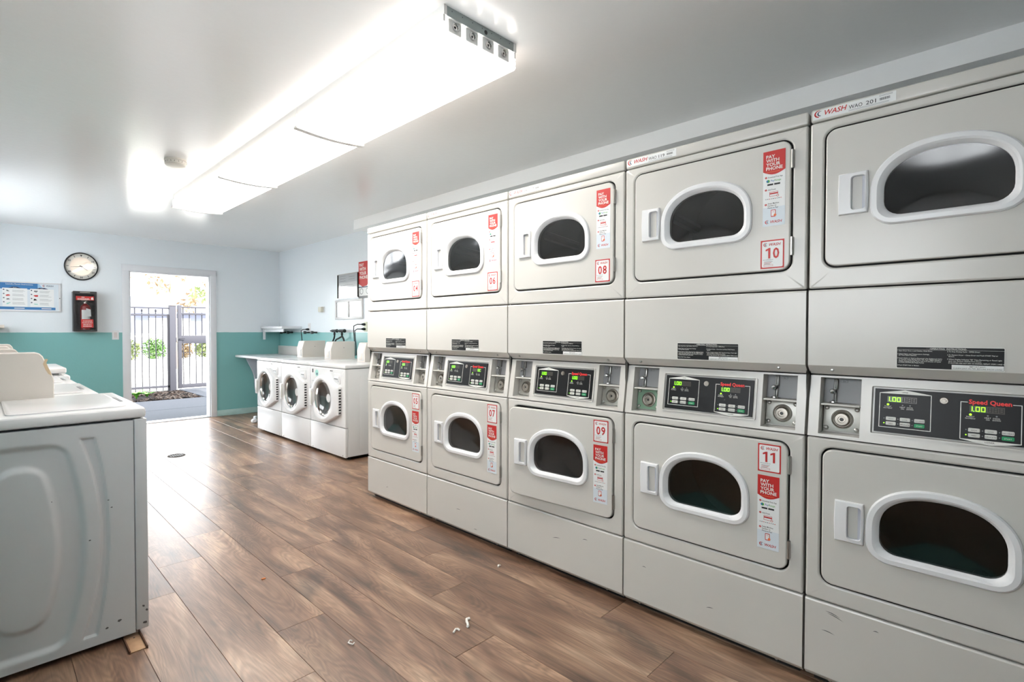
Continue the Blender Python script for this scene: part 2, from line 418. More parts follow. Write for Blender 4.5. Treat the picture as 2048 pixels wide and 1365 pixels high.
for k in range(-7, 13):
    x0, x1 = max(XL, .858 + PW * k), min(XW, .858 + PW * (k + 1))
    if x1 - x0 < .01: continue
    y = SEAMS.get(k, random.random() * PLEN)
    while y > YF: y -= PLEN
    while y < YB:
        a, b = max(YF, y), min(YB, y + PLEN)
        if b - a > .01:
            cx, cy_, w, l = (x0 + x1) / 2, (a + b) / 2, x1 - x0, b - a
            shared('plank', ('plank', round(w, 3), round(l, 3)), lambda w=w, l=l: MB().box(-w / 2 + .0006, w / 2 - .0006, -l / 2 + .0006, l / 2 - .0006, -.006, 0, WOODM, .0009, 1), floor, (cx, cy_, 0))
        y += PLEN

# ------------------------------------------------------------------ printed marks
def swoosh(mb, x, z, h, y, c1=NAVY, c2=RED):
    for k, (m, sc) in enumerate(((c2, 1.0), (c1, .72))):
        P = []; r = h * .5 * sc; cx = x + h * .55 + k * h * .22; cz = z + h * .5
        for i in range(13):
            t = math.radians(95 + 170 * i / 12); P.append((cx + r * 1.15 * math.cos(t) + (r * .5 if i == 0 else 0), cz + r * math.sin(t)))
        for i in range(13):
            t = math.radians(265 - 170 * i / 12); P.append((cx + r * .2 + r * .95 * math.cos(t), cz + r * .04 + r * .82 * math.sin(t)))
        n = 13
        mb.add([(a, y - k * .00015, b) for a, b in P], [(i, i + 1, 2 * n - 2 - i, 2 * n - 1 - i) for i in range(n - 1)], m)
def wash_logo(mb, x, z, w, y, m=RED):
    h = w * .26
    swoosh(mb, x, z, h, y)
    mb.text('WASH', x + w * .32, z + h * .16, y, h * .95, m, width=w * .68, bold=.015, shear=.28)

def pay_sticker(x, z, w, h, y=-.0046):
    mb = MB(); s = w / .073
    mb.box(x, x + w, y, y + .0005, z, z + h, PAPER)
    mb.rect(x, x + w, z, z + h * .25, y - .0001, PAPERBLUE)
    t = y - .0003; t2 = y - .0006
    rb = z + h - .085 * s
    P = [(x, z + h), (x, rb + .012 * s)] + [(x + w * k / 12, rb + .012 * s - .013 * s * math.sin(PI * k / 12)) for k in range(1, 12)] + [(x + w, rb + .012 * s), (x + w, z + h)]
    mb.flat(P, t, RED)
    for i, b in enumerate(('PAY', 'WITH', 'YOUR', 'PHONE')):
        mb.text(b, x + .010 * s, z + h - (.026 + .0143 * i) * s, t2, .0165 * s, LINEWHITE, bold=.022)
    mb.rect(x + .011 * s, x + .055 * s, z + h - .077 * s, z + h - .0755 * s, t2, ORANGE)
    def bullet(zz, n):
        mb.flat(circ(x + .010 * s, zz + .003 * s, .0038 * s, 12), t, RED); mb.text(n, x + .010 * s, zz + .0008 * s, t2, .006 * s, LINEWHITE, align='C')
    z0 = z + h
    bullet(z0 - .098 * s, '1'); mb.text('Download Free App', x + .0165 * s, z0 - .0978 * s, t, .0072 * s, LINEBLACK, width=.048 * s, bold=.01)
    mb.flat(circ(x + .017 * s, z0 - .1085 * s, .0055 * s, 16), t, GREEN); mb.flat(circ(x + .0145 * s, z0 - .1085 * s, .0036 * s, 12), t2, BLUE)
    mb.text('Pay', x + .026 * s, z0 - .111 * s, t, .009 * s, BLUE, bold=.01); mb.text('Range', x + .0385 * s, z0 - .111 * s, t, .009 * s, GREEN, bold=.005)
    mb.rect(x + .0145 * s, x + .034 * s, z0 - .1245 * s, z0 - .1185 * s, t, LINEBLACK); mb.rect(x + .037 * s, x + .0565 * s, z0 - .1245 * s, z0 - .1185 * s, t, LINEBLACK)
    bullet(z0 - .143 * s, '2'); mb.text('Add Funds', x + .0165 * s, z0 - .1425 * s, t, .0072 * s, LINEBLACK, width=.026 * s, bold=.01)
    mb.frame(x + .022 * s, x + .05 * s, z0 - .165 * s, z0 - .148 * s, .0012 * s, t, RED); mb.rect(x + .022 * s, x + .05 * s, z0 - .157 * s, z0 - .152 * s, t2, RED)
    mb.flat(circ(x + .049 * s, z0 - .164 * s, .004 * s, 14), t2, RED); mb.flat(circ(x + .049 * s, z0 - .164 * s, .0026 * s, 14), t2 - .0002, PAPER)
    for k in range(9): mb.rect(x + (.008 + .0062 * k) * s, x + (.012 + .0062 * k) * s, z0 - .1745 * s, z0 - .1725 * s, t, (LINEGREY, NAVY, RED)[k % 3])
    bullet(z0 - .196 * s, '3')
    for i, b in enumerate(('Swipe Machine', 'Number on', 'Phone to Pay!')):
        mb.text(b, x + .0165 * s, z0 - (.1925 + .0078 * i) * s, t, .0072 * s, LINEBLACK, width=(.037, .028, .034)[i] * s, bold=.012)
    mb.flat(rrect(x + .027 * s, x + .043 * s, z0 - .239 * s, z0 - .2135 * s, .0022 * s, 3), t, RED); mb.rect(x + .029 * s, x + .041 * s, z0 - .236 * s, z0 - .216 * s, t2, PAPER)
    mb.text('10', x + .035 * s, z0 - .2235 * s, t2 - .0002, .0065 * s, RED, align='C'); mb.flat(circ(x + .041 * s, z0 - .233 * s, .0045 * s, 10), t2 - .0003, ORANGE)
    wash_logo(mb, x + .008 * s, z + .008 * s, .056 * s, t)
    return mb
def num_sticker(x, z, w, h, num, y=-.0046):
    mb = MB(); t, t2 = y - .0003, y - .0006
    mb.box(x, x + w, y, y + .0005, z, z + h, RED)
    mb.flat(rrect(x + .0045, x + w - .0045, z + .0045, z + h - .0045, .004, 3), t, PAPER)
    wash_logo(mb, x + .010, z + h - .0235, .056, t2)
    for k, ch in enumerate(num):
        cx, zb, hh = x + w / 2 + (-.0125 if k == 0 else .0125), z + h * .355, .0375
        if ch == '1': mb.flat([(cx - .0005, zb), (cx + .0065, zb), (cx + .0065, zb + hh), (cx + .0015, zb + hh), (cx - .009, zb + hh * .86), (cx - .009, zb + hh * .70), (cx - .0005, zb + hh * .78)], t2, RED)
        else: mb.text(ch, cx, zb, t2, .052, RED, width=.0205, bold=.02, align='C')
    mb.text('www.washlaundry.com', x + .008, z + h * .295, t2, .0055, NAVY, width=.034)
    for k in range(3): mb.rect(x + .012, x + .040 - .004 * k, z + h * (.235 - .04 * k), z + h * (.235 - .04 * k) + .0014, t2, (LINEGREY, RED, LINEGREY)[k])
    mb.frame(x + .011, x + .041, z + .0085, z + .0145, .0008, t2, RED)
    return mb

def instruction_plate():
    mb = MB(); x, z, w, h = .241, 1.106, .238, .067; y = -.0012; t = y - .0003
    mb.plate(rrect(x, x + w, z, z + h, .003, 3), y, 0.0002, LINEWHITE)
    mb.flat(rrect(x + .0015, x + w - .0015, z + .0015, z + h - .0015, .002, 3), t, PANELBLK)
    t -= .0003
    mb.rect(x + .0015, x + w - .0015, z + h - .0095, z + h - .009, t, LINEWHITE)
    mb.rect(x + .07, x + .15, z + h - .0085, z + h - .002, t, LINEBLACK)
    mb.text('-OPERATING  INSTRUCTIONS-', x + w / 2, z + h - .0078, t - .0002, .0064, LINEWHITE, width=.082, align='C', bold=.008)
    A = [(0, '1 Open Dryer Door, Load Clothes, Close Door.', .082), (2, '2 Select Fabric and Temperature Settings.', .075), (2.8, 'Or Turn Fabric Selector.', .043), (4.6, '3 Insert Coins or Card as Required. Use Additional Coins', .104),
         (5.5, 'or Card for more Drying Time. OR, Turn TIMER KNOB to', .1), (6.4, 'obtain desired Drying Time. Last 2-5 minutes of Cycle', .098), (7.3, 'is COOL DOWN (No Heat) Period.', .06), (9.1, '4 Push START Pad or Button.', .052)]
    B = [(0, '5 To Stop Drying Cycle - OPEN Door.', .07), (2, '6 To Restart Dryer - Close Door and Push START Pad or', .106), (2.9, 'Button.', .013), (4.6, '7 When Display Indicates "00" Time Remaining or Panel Light', .114),
         (5.6, 'goes out, Remove Clothes from Dryer.', .07), (6.8, 'IF CLOTHES ARE NOT DRY AS DESIRED, REPEAT STEPS 3 AND 4.', .116)]
    for S, ox in ((A, .003), (B, .118)):
        for r, b, ww in S: mb.text(b, x + ox + (0 if b[0].isdigit() else .003), z + h - .0145 - r * .0049, t, .0045, LINEWHITE, width=ww, bold=.008)
    mb.rect(x + .128, x + w - .0022, z + .0022, z + .0155, t, PAPER)
    mb.text('IMPORTANT:', x + .183, z + .0098, t - .0003, .0048, LINEBLACK, width=.034, align='C', bold=.006)
    mb.text('CLEAN LINT FILTER BEFORE EACH LOAD', x + .131, z + .0042, t - .0003, .0048, LINEBLACK, width=.102, bold=.006)
    return mb
def asset_label(num):
    mb = MB(); x, z, w, h = .009, 1.937, .222, .030; y = -.0012; t = y - .0003
    mb.box(x, x + w, y, 0.0002, z, z + h, PAPER)
    wash_logo(mb, x + .004, z + .006, .092, t)
    mb.text('WAO', x + .101, z + .0085, t, .0175, LINEBLACK, width=.036, bold=.005)
    mb.text(num, x + .146, z + .0085, t, .0175, LINEBLACK, width=.026, bold=.005)
    for k in range(14): mb.rect(x + .181 + .0019 * k, x + .181 + .0019 * k + (.0012 if k % 3 else .0007), z + .011, z + .019, t, LINEBLACK)
    for q in (.0235, .0265): mb.rect(x + .18, x + .214, z + q, z + q + .0009, t, LINEGREY)
    for q in (.002, .0048): mb.rect(x + .1, x + .205, z + q, z + q + .0008, t, LINEGREY)
    return mb

# seven segment digits
SEG = {'0': 'abcdef', '1': 'bc', 'C': 'adef', '8': 'abcdefg'}
def seg7(mb, ch, x, z, w, h, y, m, th=.0016):
    Rr = {'a': (x, x + w, z + h - th, z + h), 'd': (x, x + w, z, z + th), 'g': (x, x + w, z + h / 2 - th / 2, z + h / 2 + th / 2), 'b': (x + w - th, x + w, z + h / 2, z + h), 'c': (x + w - th, x + w, z, z + h / 2), 'f': (x, x + th, z + h / 2, z + h), 'e': (x, x + th, z, z + h / 2)}
    for s_ in SEG[ch]: mb.rect(*Rr[s_], y, m)

# control panel slopes back towards its top
def slant(p): return (p[0], p[1] + (p[2] - .862) / .206 * .032, p[2])
DX0, DX1, DZ0, DZ1 = .186, .526, .901, 1.036
def display_panel(lower_right):
    mb = MB(slant); y = -.003; t = y - .0003; t2 = y - .0007; t3 = y - .001
    mb.box(DX0, DX1, y, .006, DZ0, DZ1, PANELBLK)
    for ox, oz, up in ((.198, .9165, True), (.388, .906, False)):
        w, h = .126, .108
        x0, x1, z0, z1 = ox, ox + w, oz, oz + h
        ln = .0018
        mb.rect(x0, x0 + ln, z0, z1, t, LINEWHITE); mb.rect(x1 - ln, x1, z0, z1, t, LINEWHITE)
        if up:
            mb.rect(x0, x1, z0, z0 + ln, t, LINEWHITE); mb.flat([(x0, z1 - ln), (x1, z1 - ln), (x1, z1), ((x0 + x1) / 2, z1 + .011), (x0, z1)], t, LINEWHITE)
            mb.text('UPPER', (x0 + x1) / 2, z1 + .0015, t2, .0055, LINEBLACK, align='C')
        else:
            mb.rect(x0, x0 + .016, z1 - ln, z1, t, LINEWHITE); mb.rect(x1 - .018, x1, z1 - ln, z1, t, LINEWHITE)
            mb.flat([(x0, z0 + ln), (x0, z0), ((x0 + x1) / 2, z0 - .011), (x1, z0), (x1, z0 + ln)], t, LINEWHITE)
            mb.text('LOWER', (x0 + x1) / 2, z0 - .0045, t2, .0058, LINEBLACK, align='C')
            mb.text('Speed Queen', x0 + .018, z1 - .005, t2, .0175, REDLOGO, width=.088, bold=.03)
        lx, lz = x0 + .020, z1 - .0285
        right = (not up) and lower_right
        mb.rect(lx, lx + .072, lz, lz + .0185, t, LEDOFF)
        gx = lx + .038 if right else lx
        mb.rect(gx, gx + .036, lz, lz + .0185, t2, LEDBACK)
        if right:
            for k, c in enumerate('0C'): seg7(mb, c, gx + .006 + .0135 * k, lz + .0025, .009, .0135, t3, LED)
        else:
            seg7(mb, '1', gx - .003, lz + .0025, .009, .0135, t3, LED); mb.rect(gx + .008, gx + .0098, lz + .002, lz + .004, t3, LED)
            for k in range(2): seg7(mb, '0', gx + .0125 + .0115 * k, lz + .0025, .0088, .0135, t3, LED)
            for k in range(3): seg7(mb, '8', gx + .038 + .0115 * k, lz + .0025, .0088, .0135, t3, SHADE_TRIM)
        for k, dx in enumerate((.0, .036, .054)):
            mb.flat(circ(lx + dx + .002, lz - .0075, .0022 if k else .003, 10), t2, LINEGREY if k else LED)
            mb.text(('INSERT', 'HEAT', 'COOL')[k], lx + dx + .002, lz - .0155, t2, .0055, LINEWHITE, align='C')
            mb.text(('PAYMENT', 'ON', 'DOWN')[k], lx + dx + .002, lz - .0205, t2, .005, LINEWHITE, align='C')
        for r in range(2):
            for c in range(3):
                mb.flat(circ(x0 + .0135 + .0345 * c, z0 + .0135 + .0148 * (1 - r), .0016, 8), t2, LED if (r == 1 and c == 0) else LINEGREY)
    mb.lathe([(.0001, -.004), (.005, -.004), (.0055, -.0025), (.009, -.0025), (.0105, 0)], ((.352), y, 1.012), 'y', LOCKM, 16)
    return mb
def button(kind):
    mb = MB(slant_rel); mb.plate(rrect(-.0125, .0125, -.0055, .0055, .0025, 3), -.0016, .0008, BTNG if kind == 'START' else BTN, .0006)
    if kind: mb.text(kind, 0, -.0022, -.0019, .0052, LINEWHITE if kind == 'START' else LINEBLACK, align='C')
    return mb
def slant_rel(p): return (p[0], p[1] + p[2] / .206 * .032, p[2])

def control_panel():
    mb = MB(slant); m = ENAMEL
    xs = [.003, .034, .149, .178, .534, .556, .668, .697]; zs = [.862, .872, .894, 1.043, 1.062, 1.068]
    holes = {(1, j) for j in (1, 2, 3)} | {(5, j) for j in (1, 2, 3)} | {(3, 2)}
    for i in range(7):
        for j in range(5):
            if (i, j) in holes: continue
            mb.rect(xs[i], xs[i + 1], zs[j], zs[j + 1], 0, m)
    for x0, x1, z0, z1, d in ((.034, .149, .872, 1.062, .05), (.556, .668, .872, 1.062, .05), (.178, .534, .894, 1.043, .004)):
        mb.loft([[(x0, 0, z0), (x1, 0, z0), (x1, 0, z1), (x0, 0, z1)], [(x0 + .003, d, z0 + .003), (x1 - .003, d, z0 + .003), (x1 - .003, d, z1 - .003), (x0 + .003, d, z1 - .003)]], m, False, True)
    # rounded outer edge
    mb.loft([[(x, 0, z) for x, z in ((.003, .862), (.697, .862), (.697, 1.068), (.003, 1.068))], [(x, .03, z) for x, z in ((.001, .860), (.699, .860), (.699, 1.07), (.001, 1.07))]], m)
    # raised moulding round the display
    for a, b in ((inset(rrect(.178, .534, .894, 1.043, .004, 2), -.004), rrect(.178, .534, .894, 1.043, .004, 2)),):
        mb.loft([[(x, 0, z) for x, z in a], [(x, -.004, z) for x, z in a], [(x, -.004, z) for x, z in b], [(x, .0, z) for x, z in b]], m)
    return mb
def coin_bay(x0, green):
    """coin slide plate above, key lock plate below"""
    mb = MB(slant); x1 = x0 + .115
    return mb

def dryer(idx, yleft, upno, lowno, asset, ajar=0, lower_right=False, label='', green=False, scuffs=()):
    t = thing('stack_dryer', label, 'dryer', (XD, yleft, 0), -R90, 'stacked coin dryers along the right wall')
    sh = lambda n, k, fn, par, loc=(0, 0, 0): shared(n, ('dryer', n) + tuple(k), fn, par, loc)
    W = .7
    def body():
        mb = MB()
        A = lambda y: [(.002, y, .05), (.698, y, .05), (.698, y, 1.966), (.002, y, 1.966)]
        mb.loft([A(.02), A(1.15)], ENAMEL, False, True)
        mb.loft([[(.004, .02, .052), (.696, .02, .052), (.696, .02, 1.964), (.004, .02, 1.964)], [(.004, 1.14, .052), (.696, 1.14, .052), (.696, 1.14, 1.964), (.004, 1.14, 1.964)]], SHADE_TRIM, False, True)
        return mb
    sh('cabinet_body', (), body, t)
    sh('plinth', (), lambda: MB().box(.02, .68, .05, 1.1, 0.0, .05, BLACK), t)
    sh('top_panel', (), lambda: MB().box(.002, .698, 0, .06, 1.9305, 1.974, ENAMEL, .008, 3), t)
    def front(z0, z1, hz0, hz1):
        mb = MB(); o = rrect(.002, .698, z0, z1, .006, 3); hl = rrect(.043, .653, hz0, hz1, .036, 6)
        ring(mb, [(o, .022), (o, .006), (inset(o, .002), .002), (inset(o, .006), 0), (inset(hl, -.006), 0), (inset(hl, -.002), .002), (hl, .006)], (.348, (hz0 + hz1) / 2), ENAMEL)
        ring(mb, [(hl, .006), (hl, .026), (inset(hl, .03), .026)], (.348, (hz0 + hz1) / 2), SHADE_TRIM)  # ledge coloured dark to stand for the shade in the door gap
        return mb
    for nm, z0, z1, hz0, hz1, num, ang in (('upper', 1.3655, 1.9265, 1.432, 1.898, upno, 0), ('lower', .3025, .8575, .362, .828, lowno, ajar)):
        up = nm == 'upper'
        sh(nm + '_front_panel', (), lambda: front(z0, z1, hz0, hz1), t)
        cz = (hz0 + hz1) / 2
        # door pivots on its hinge edge: parts hang off the door mesh, whose origin is the hinge line
        HX = .650
        g0, g1 = (1.583, 1.768) if up else (.515, .706)
        b0, b1 = (1.553, 1.801) if up else (.485, .738)
        D_in = dshape(.204, .492, g0, g1, .045); D_out = dshape(.170, .524, b0, b1, .062)
        def rel(fn):
            mb = fn(); mb.v = [(a - HX, b, c) for a, b, c in mb.v]; return mb
        def door_slab():
            mb = MB(); o = rrect(.0485, .6475, hz0 + .0055, hz1 - .0055, .032, 6)
            ring(mb, [(o, .016), (o, .001), (inset(o, .001), -.002), (inset(o, .004), -.004), (inset(D_out, .006), -.004), (inset(D_out, .006), .018)], (.348, (g0 + g1) / 2), ENAMEL)
            ring(mb, [(o, .016), (D_out, .018)], (.348, (g0 + g1) / 2), ENAMEL)
            return mb
        d = sh('door', (nm,), lambda: rel(door_slab), t, (HX, 0, 0)); d.rotation_euler = (0, 0, ang)
        def bezel():
            mb = MB(); c = (.348, (g0 + g1) / 2)
            ring(mb, [(D_out, -.0035), (inset(D_out, .001), -.010), (inset(D_out, .005), -.014), (inset(D_out, .018), -.0145), (inset(D_out, .024), -.011), (inset(D_in, -.004), -.004), (D_in, .002), (D_in, .02)], c, PLASTIC)
            return mb
        sh('window_bezel', (nm,), lambda: rel(bezel), d)
        def pane():
            mb = MB(); c = (.348, g0 + .45 * (g1 - g0)); L = []
            for k, f_ in enumerate((1.0, .85, .65, .42, .2)):
                yy = .004 + .006 * (1 - f_ ** 2)
                L.append([(c[0] + (x - c[0]) * f_ * .995, yy, c[1] + (z - c[1]) * f_ * .995) for x, z in D_in])
            return mb.loft(L, DOORGLASS, False, True)
        sh('door_glass', (nm,), lambda: rel(pane), d)
        def handle():
            mb = MB(); h0, h1 = (1.601, 1.735) if up else (.527, .66)
            o = [(.087, h0), (.165, h0), (.166, h0 + .03), (.167, (h0 + h1) / 2), (.166, h1 - .03), (.165, h1), (.087, h1), (.085, (h0 + h1) / 2)]
            hl = rrect(.120, .160, h0 + .012, h1 - .012, .010, 3)
            c = (.14, (h0 + h1) / 2)
            ring(mb, [(o, -.0035), (inset(o, .0005), -.012), (inset(o, .003), -.015), (hl, -.0165), (inset(hl, .002), -.010)], c, PLASTIC)
            A = angles(c, o, inset(hl, .002)); P = radial(inset(hl, .002), c, A)
            mb.loft([[(x, -.010, z) for x, z in P], [(.121 + (x - .12) * .8, .010 - .016 * (x - .12) / .04, z) for x, z in P]], mat('handle_recess_shade', (178, 182, 192), .4), False, True)  # recess shade put into the colour: cooler, darker scoop
            return mb
        sh('handle', (nm,), lambda: rel(handle), d)
        for k in range(2):
            zz = (1.790, 1.487)[k] if up else (.716, .415)[k]
            sh('hinge', (), lambda: MB().box(-.004, .006, -.007, .012, 0, .064, STEEL, .003).lathe([(.0001, 0), (.0045, 0), (.0045, .064), (.0001, .064)], (.001, -.008, 0), 'z', STEEL, 10), t, (HX + .003, .0, zz))
        if num:
            if up:
                sh('payment_sticker', (nm,), lambda: rel(lambda: pay_sticker(.559, 1.598, .072, .268)), d); sh('number_sticker', (nm, num), lambda: rel(lambda: num_sticker(.553, 1.446, .077, .102, num)), d)
            else:
                sh('number_sticker', (nm, num), lambda: rel(lambda: num_sticker(.551, .709, .076, .102, num)), d); sh('payment_sticker', (nm,), lambda: rel(lambda: pay_sticker(.551, .428, .072, .268)), d)
        def drum():
            mb = MB(); c = (.348, cz); A = angles(c, D_in, n=40); P = radial(inset(D_in, -.02), c, A)
            big = circ(.348, cz, .27, 60); Q = radial(big, c, A)
            mb.loft([[(x, .030, z) for x, z in P], [(x, .07, z) for x, z in P], [(x, .075, z) for x, z in Q], [(x, .5, z) for x, z in Q], [(c[0] + (x - c[0]) * .5, .53, c[1] + (z - c[1]) * .5) for x, z in Q]], DRUM, False, True)
            for k in range(3):
                a = .7 + k * 2 * PI / 3
                mb.tube([(c[0] + .25 * math.cos(a), .1, c[1] + .25 * math.sin(a)), (c[0] + .25 * math.cos(a + .12), .48, c[1] + .25 * math.sin(a + .12))], .025, DRUM, 8)
            return mb
        sh('drum', (nm,), drum, t)
    # access panel between the doors
    def access():
        mb = MB(); prof = [(0.02, 1.361), (.006, 1.361), (.002, 1.359), (0, 1.355), (0, 1.104), (.004, 1.1), (.03, 1.076), (.034, 1.073), (.06, 1.073)]
        L = [[(x, y, z) for y, z in prof] for x in (.002, .698)]
        mb.add(L[0] + L[1], [(i, i + 1, len(prof) + i + 1, len(prof) + i) for i in range(len(prof) - 1)], ENAMEL)
        for x in (.002, .698): mb.add([(x, y, z) for y, z in prof] + [(x, .06, 1.361)], [tuple(range(len(prof) + 1))], ENAMEL)
        return mb
    ap = sh('access_panel', (), access, t)
    sh('instruction_plate', (), instruction_plate, ap)
    for x in (.07, .61):
        sh('screw', ('bevel',), lambda: MB().lathe([(.0001, -.003), (.004, -.0025), (.0055, 0), (.0055, .004)], (0, 0, 0), 'y', STEEL, 12), ap, (x, .014, 1.0885))
    # control panel
    cp = sh('control_panel', (), control_panel, t)
    sh('display_panel', (lower_right,), lambda: display_panel(lower_right), cp)
    for ox, oz in ((.198, .9165), (.388, .906)):
        for r in range(2):
            for c in range(3):
                kind = 'START' if (r, c) == (1, 2) else ('HIGH', 'LOW', 'NO HEAT', 'MED', 'DELICATE')[r * 3 + c]
                px, pz = ox + .0305 + .0345 * c, oz + .0135 + .0148 * (1 - r)
                py = (pz - .862) / .206 * .032 - .0032
                sh('button', (kind,), lambda: button(kind), cp, (px, py, pz))
    for bx in (.034, .556):
        gm = mat('green_lock_plate', (120, 150, 128), .5) if (green and bx < .1) else STEEL_PLATE
        def slide():
            mb = MB(slant); w = .109; x = .003
            mb.box(x, x + w, .040, .048, .976, 1.058, PANELGREY)
            mb.box(x + .030, x + .041, .026, .042, 1.020, 1.056, STEEL, .003); mb.rect(x + .034, x + .0375, 1.024, 1.054, .0255, BLACK)
            mb.lathe([(.0001, -.012), (.006, -.01), (.0085, -.004), (.0085, .004), (.005, .012)], (x + .029, .02, 1.015), 'y', CHROME, 14)
            mb.box(x + .028, x + .038, .028, .042, .980, 1.010, STEEL, .002); mb.rect(x + .0305, x + .0355, .983, 1.008, .0275, BLACK)
            mb.lathe([(.0001, 0), (.012, 0), (.012, .003), (.004, .006)], (x + .031, .03, .977), 'z', CHROME, 14)
            mb.plate(rrect(x + .046, x + .068, 1.044, 1.054, .004, 3), .039, .041, LINEGREY); mb.plate(rrect(x + .048, x + .066, 1.0455, 1.0525, .003, 3), .0385, .041, PANELGREY)
            mb.text('25c', x + .057, 1.0468, .038, .0062, LINEBLACK, align='C')
            return mb
        sh('coin_slide', (), slide, cp, (bx, 0, 0))
        sh('bay_shelf', (), lambda: MB(slant).box(.003, .112, .002, .05, .968, .974, ENAMEL, .002), cp, (bx, 0, 0))
        def lock():
            mb = MB(slant); x = .003; w = .109
            mb.box(x + .002, x + w, .036, .048, .880, .966, gm, .002)
            c = (x + w * .52, .036, .922)
            mb.lathe([(.032, 0), (.031, -.004), (.028, -.005), (.026, -.002), (.024, -.0015), (.021, -.006), (.019, -.010), (.011, -.0105), (.010, -.008), (.006, -.008), (.0055, -.0035), (.0001, -.003)], c, 'y', LOCKM, 28)
            mb.lathe([(.0045, -.0085), (.0001, -.0086)], c, 'y', BLACK, 12)
            for sx in (.012, .097):
                for sz in (.89, .957): mb.lathe([(.0075, 0), (.0065, -.003), (.003, -.0055), (.0001, -.006)], (x + sx, .036, sz), 'y', STEEL, 12)
            return mb
        sh('coin_box_lock', (bool(green and bx < .1),), lock, cp, (bx, 0, 0))
    # bottom panel
    def kick():
        mb = MB(); prof = [(.03, .298), (.006, .298), (.002, .296), (0, .292), (0, .046), (.002, .042), (.018, .027), (.05, .027)]
        L = [[(x, y, z) for y, z in prof] for x in (.002, .698)]
        mb.add(L[0] + L[1], [(i, i + 1, len(prof) + i + 1, len(prof) + i) for i in range(len(prof) - 1)], ENAMEL)
        for x in (.002, .698): mb.add([(x, y, z) for y, z in prof] + [(x, .05, .298)], [tuple(range(len(prof) + 1))], ENAMEL)
        return mb
    kp = sh('bottom_panel', (), kick, t)
    for x in (.075, .615):
        sh('screw', ('kick',), lambda: MB().lathe([(.0001, -.003), (.004, -.0025), (.006, 0), (.006, .004)], (0, 0, 0), 'y', STEEL, 12), kp, (x, .009, .0345))
    for (sx, sz, ln, an) in scuffs:
        mb = MB(); pts = []
        for k in range(9):
            u = k / 8 - .5; pts.append((sx + ln * u * math.cos(an), sz + ln * u * math.sin(an) + .0025 * math.sin(PI * k / 8)))
        P = [(x, z + .0016 * math.sin(PI * k / 8)) for k, (x, z) in enumerate(pts)] + [(x, z - .0012 * math.sin(PI * k / 8)) for k, (x, z) in reversed(list(enumerate(pts)))]
        n = 9
        mb.add([(x, -.0004, z) for x, z in P], [(i, i + 1, 2 * n - 2 - i, 2 * n - 1 - i) for i in range(n - 1)], SCUFF)
        mb.obj('scuff_mark', kp)
    tl = sh('asset_label', (asset,), lambda: asset_label(asset), t)
    return t
STEEL_PLATE = mat('brushed_lock_plate', (186, 184, 178), .42, metal=.7)
PITCH = .7035
Y0 = 3.330
specs = [('04', '05', '112', 0, False, 'white stacked coin dryer numbered 04 and 05, beside the front-loading washers'),
         ('06', '07', '115', 0, True, 'white stacked coin dryer numbered 06 and 07'),
         ('08', '09', '117', .062, False, 'white stacked coin dryer numbered 08 and 09, its lower door ajar'),
         ('10', '11', '119', 0, False, 'white stacked coin dryer numbered 10 and 11, with a green lock plate'),
         (None, None, '201', 0, False, 'white stacked coin dryer with asset tag WAO 201, scuffed on its bottom panel')]
SC = [[(.25, .12, .03, .3)], [(.3, .15, .04, .1), (.45, .07, .03, 0)], [(.33, .19, .05, .2), (.5, .23, .03, .1)], [(.38, .13, .03, .2), (.1, .2, .02, 0)], [(.083, .266, .045, -.22), (.090, .259, .05, -.28), (.2, .255, .016, 0), (.07, .20, .04, -.1)]]
for i, (u, l, a, aj, lr, lab) in enumerate(specs):
    dryer(i, Y0 - PITCH * i, u, l, a, aj, lr, lab, green=(i == 3), scuffs=SC[i])

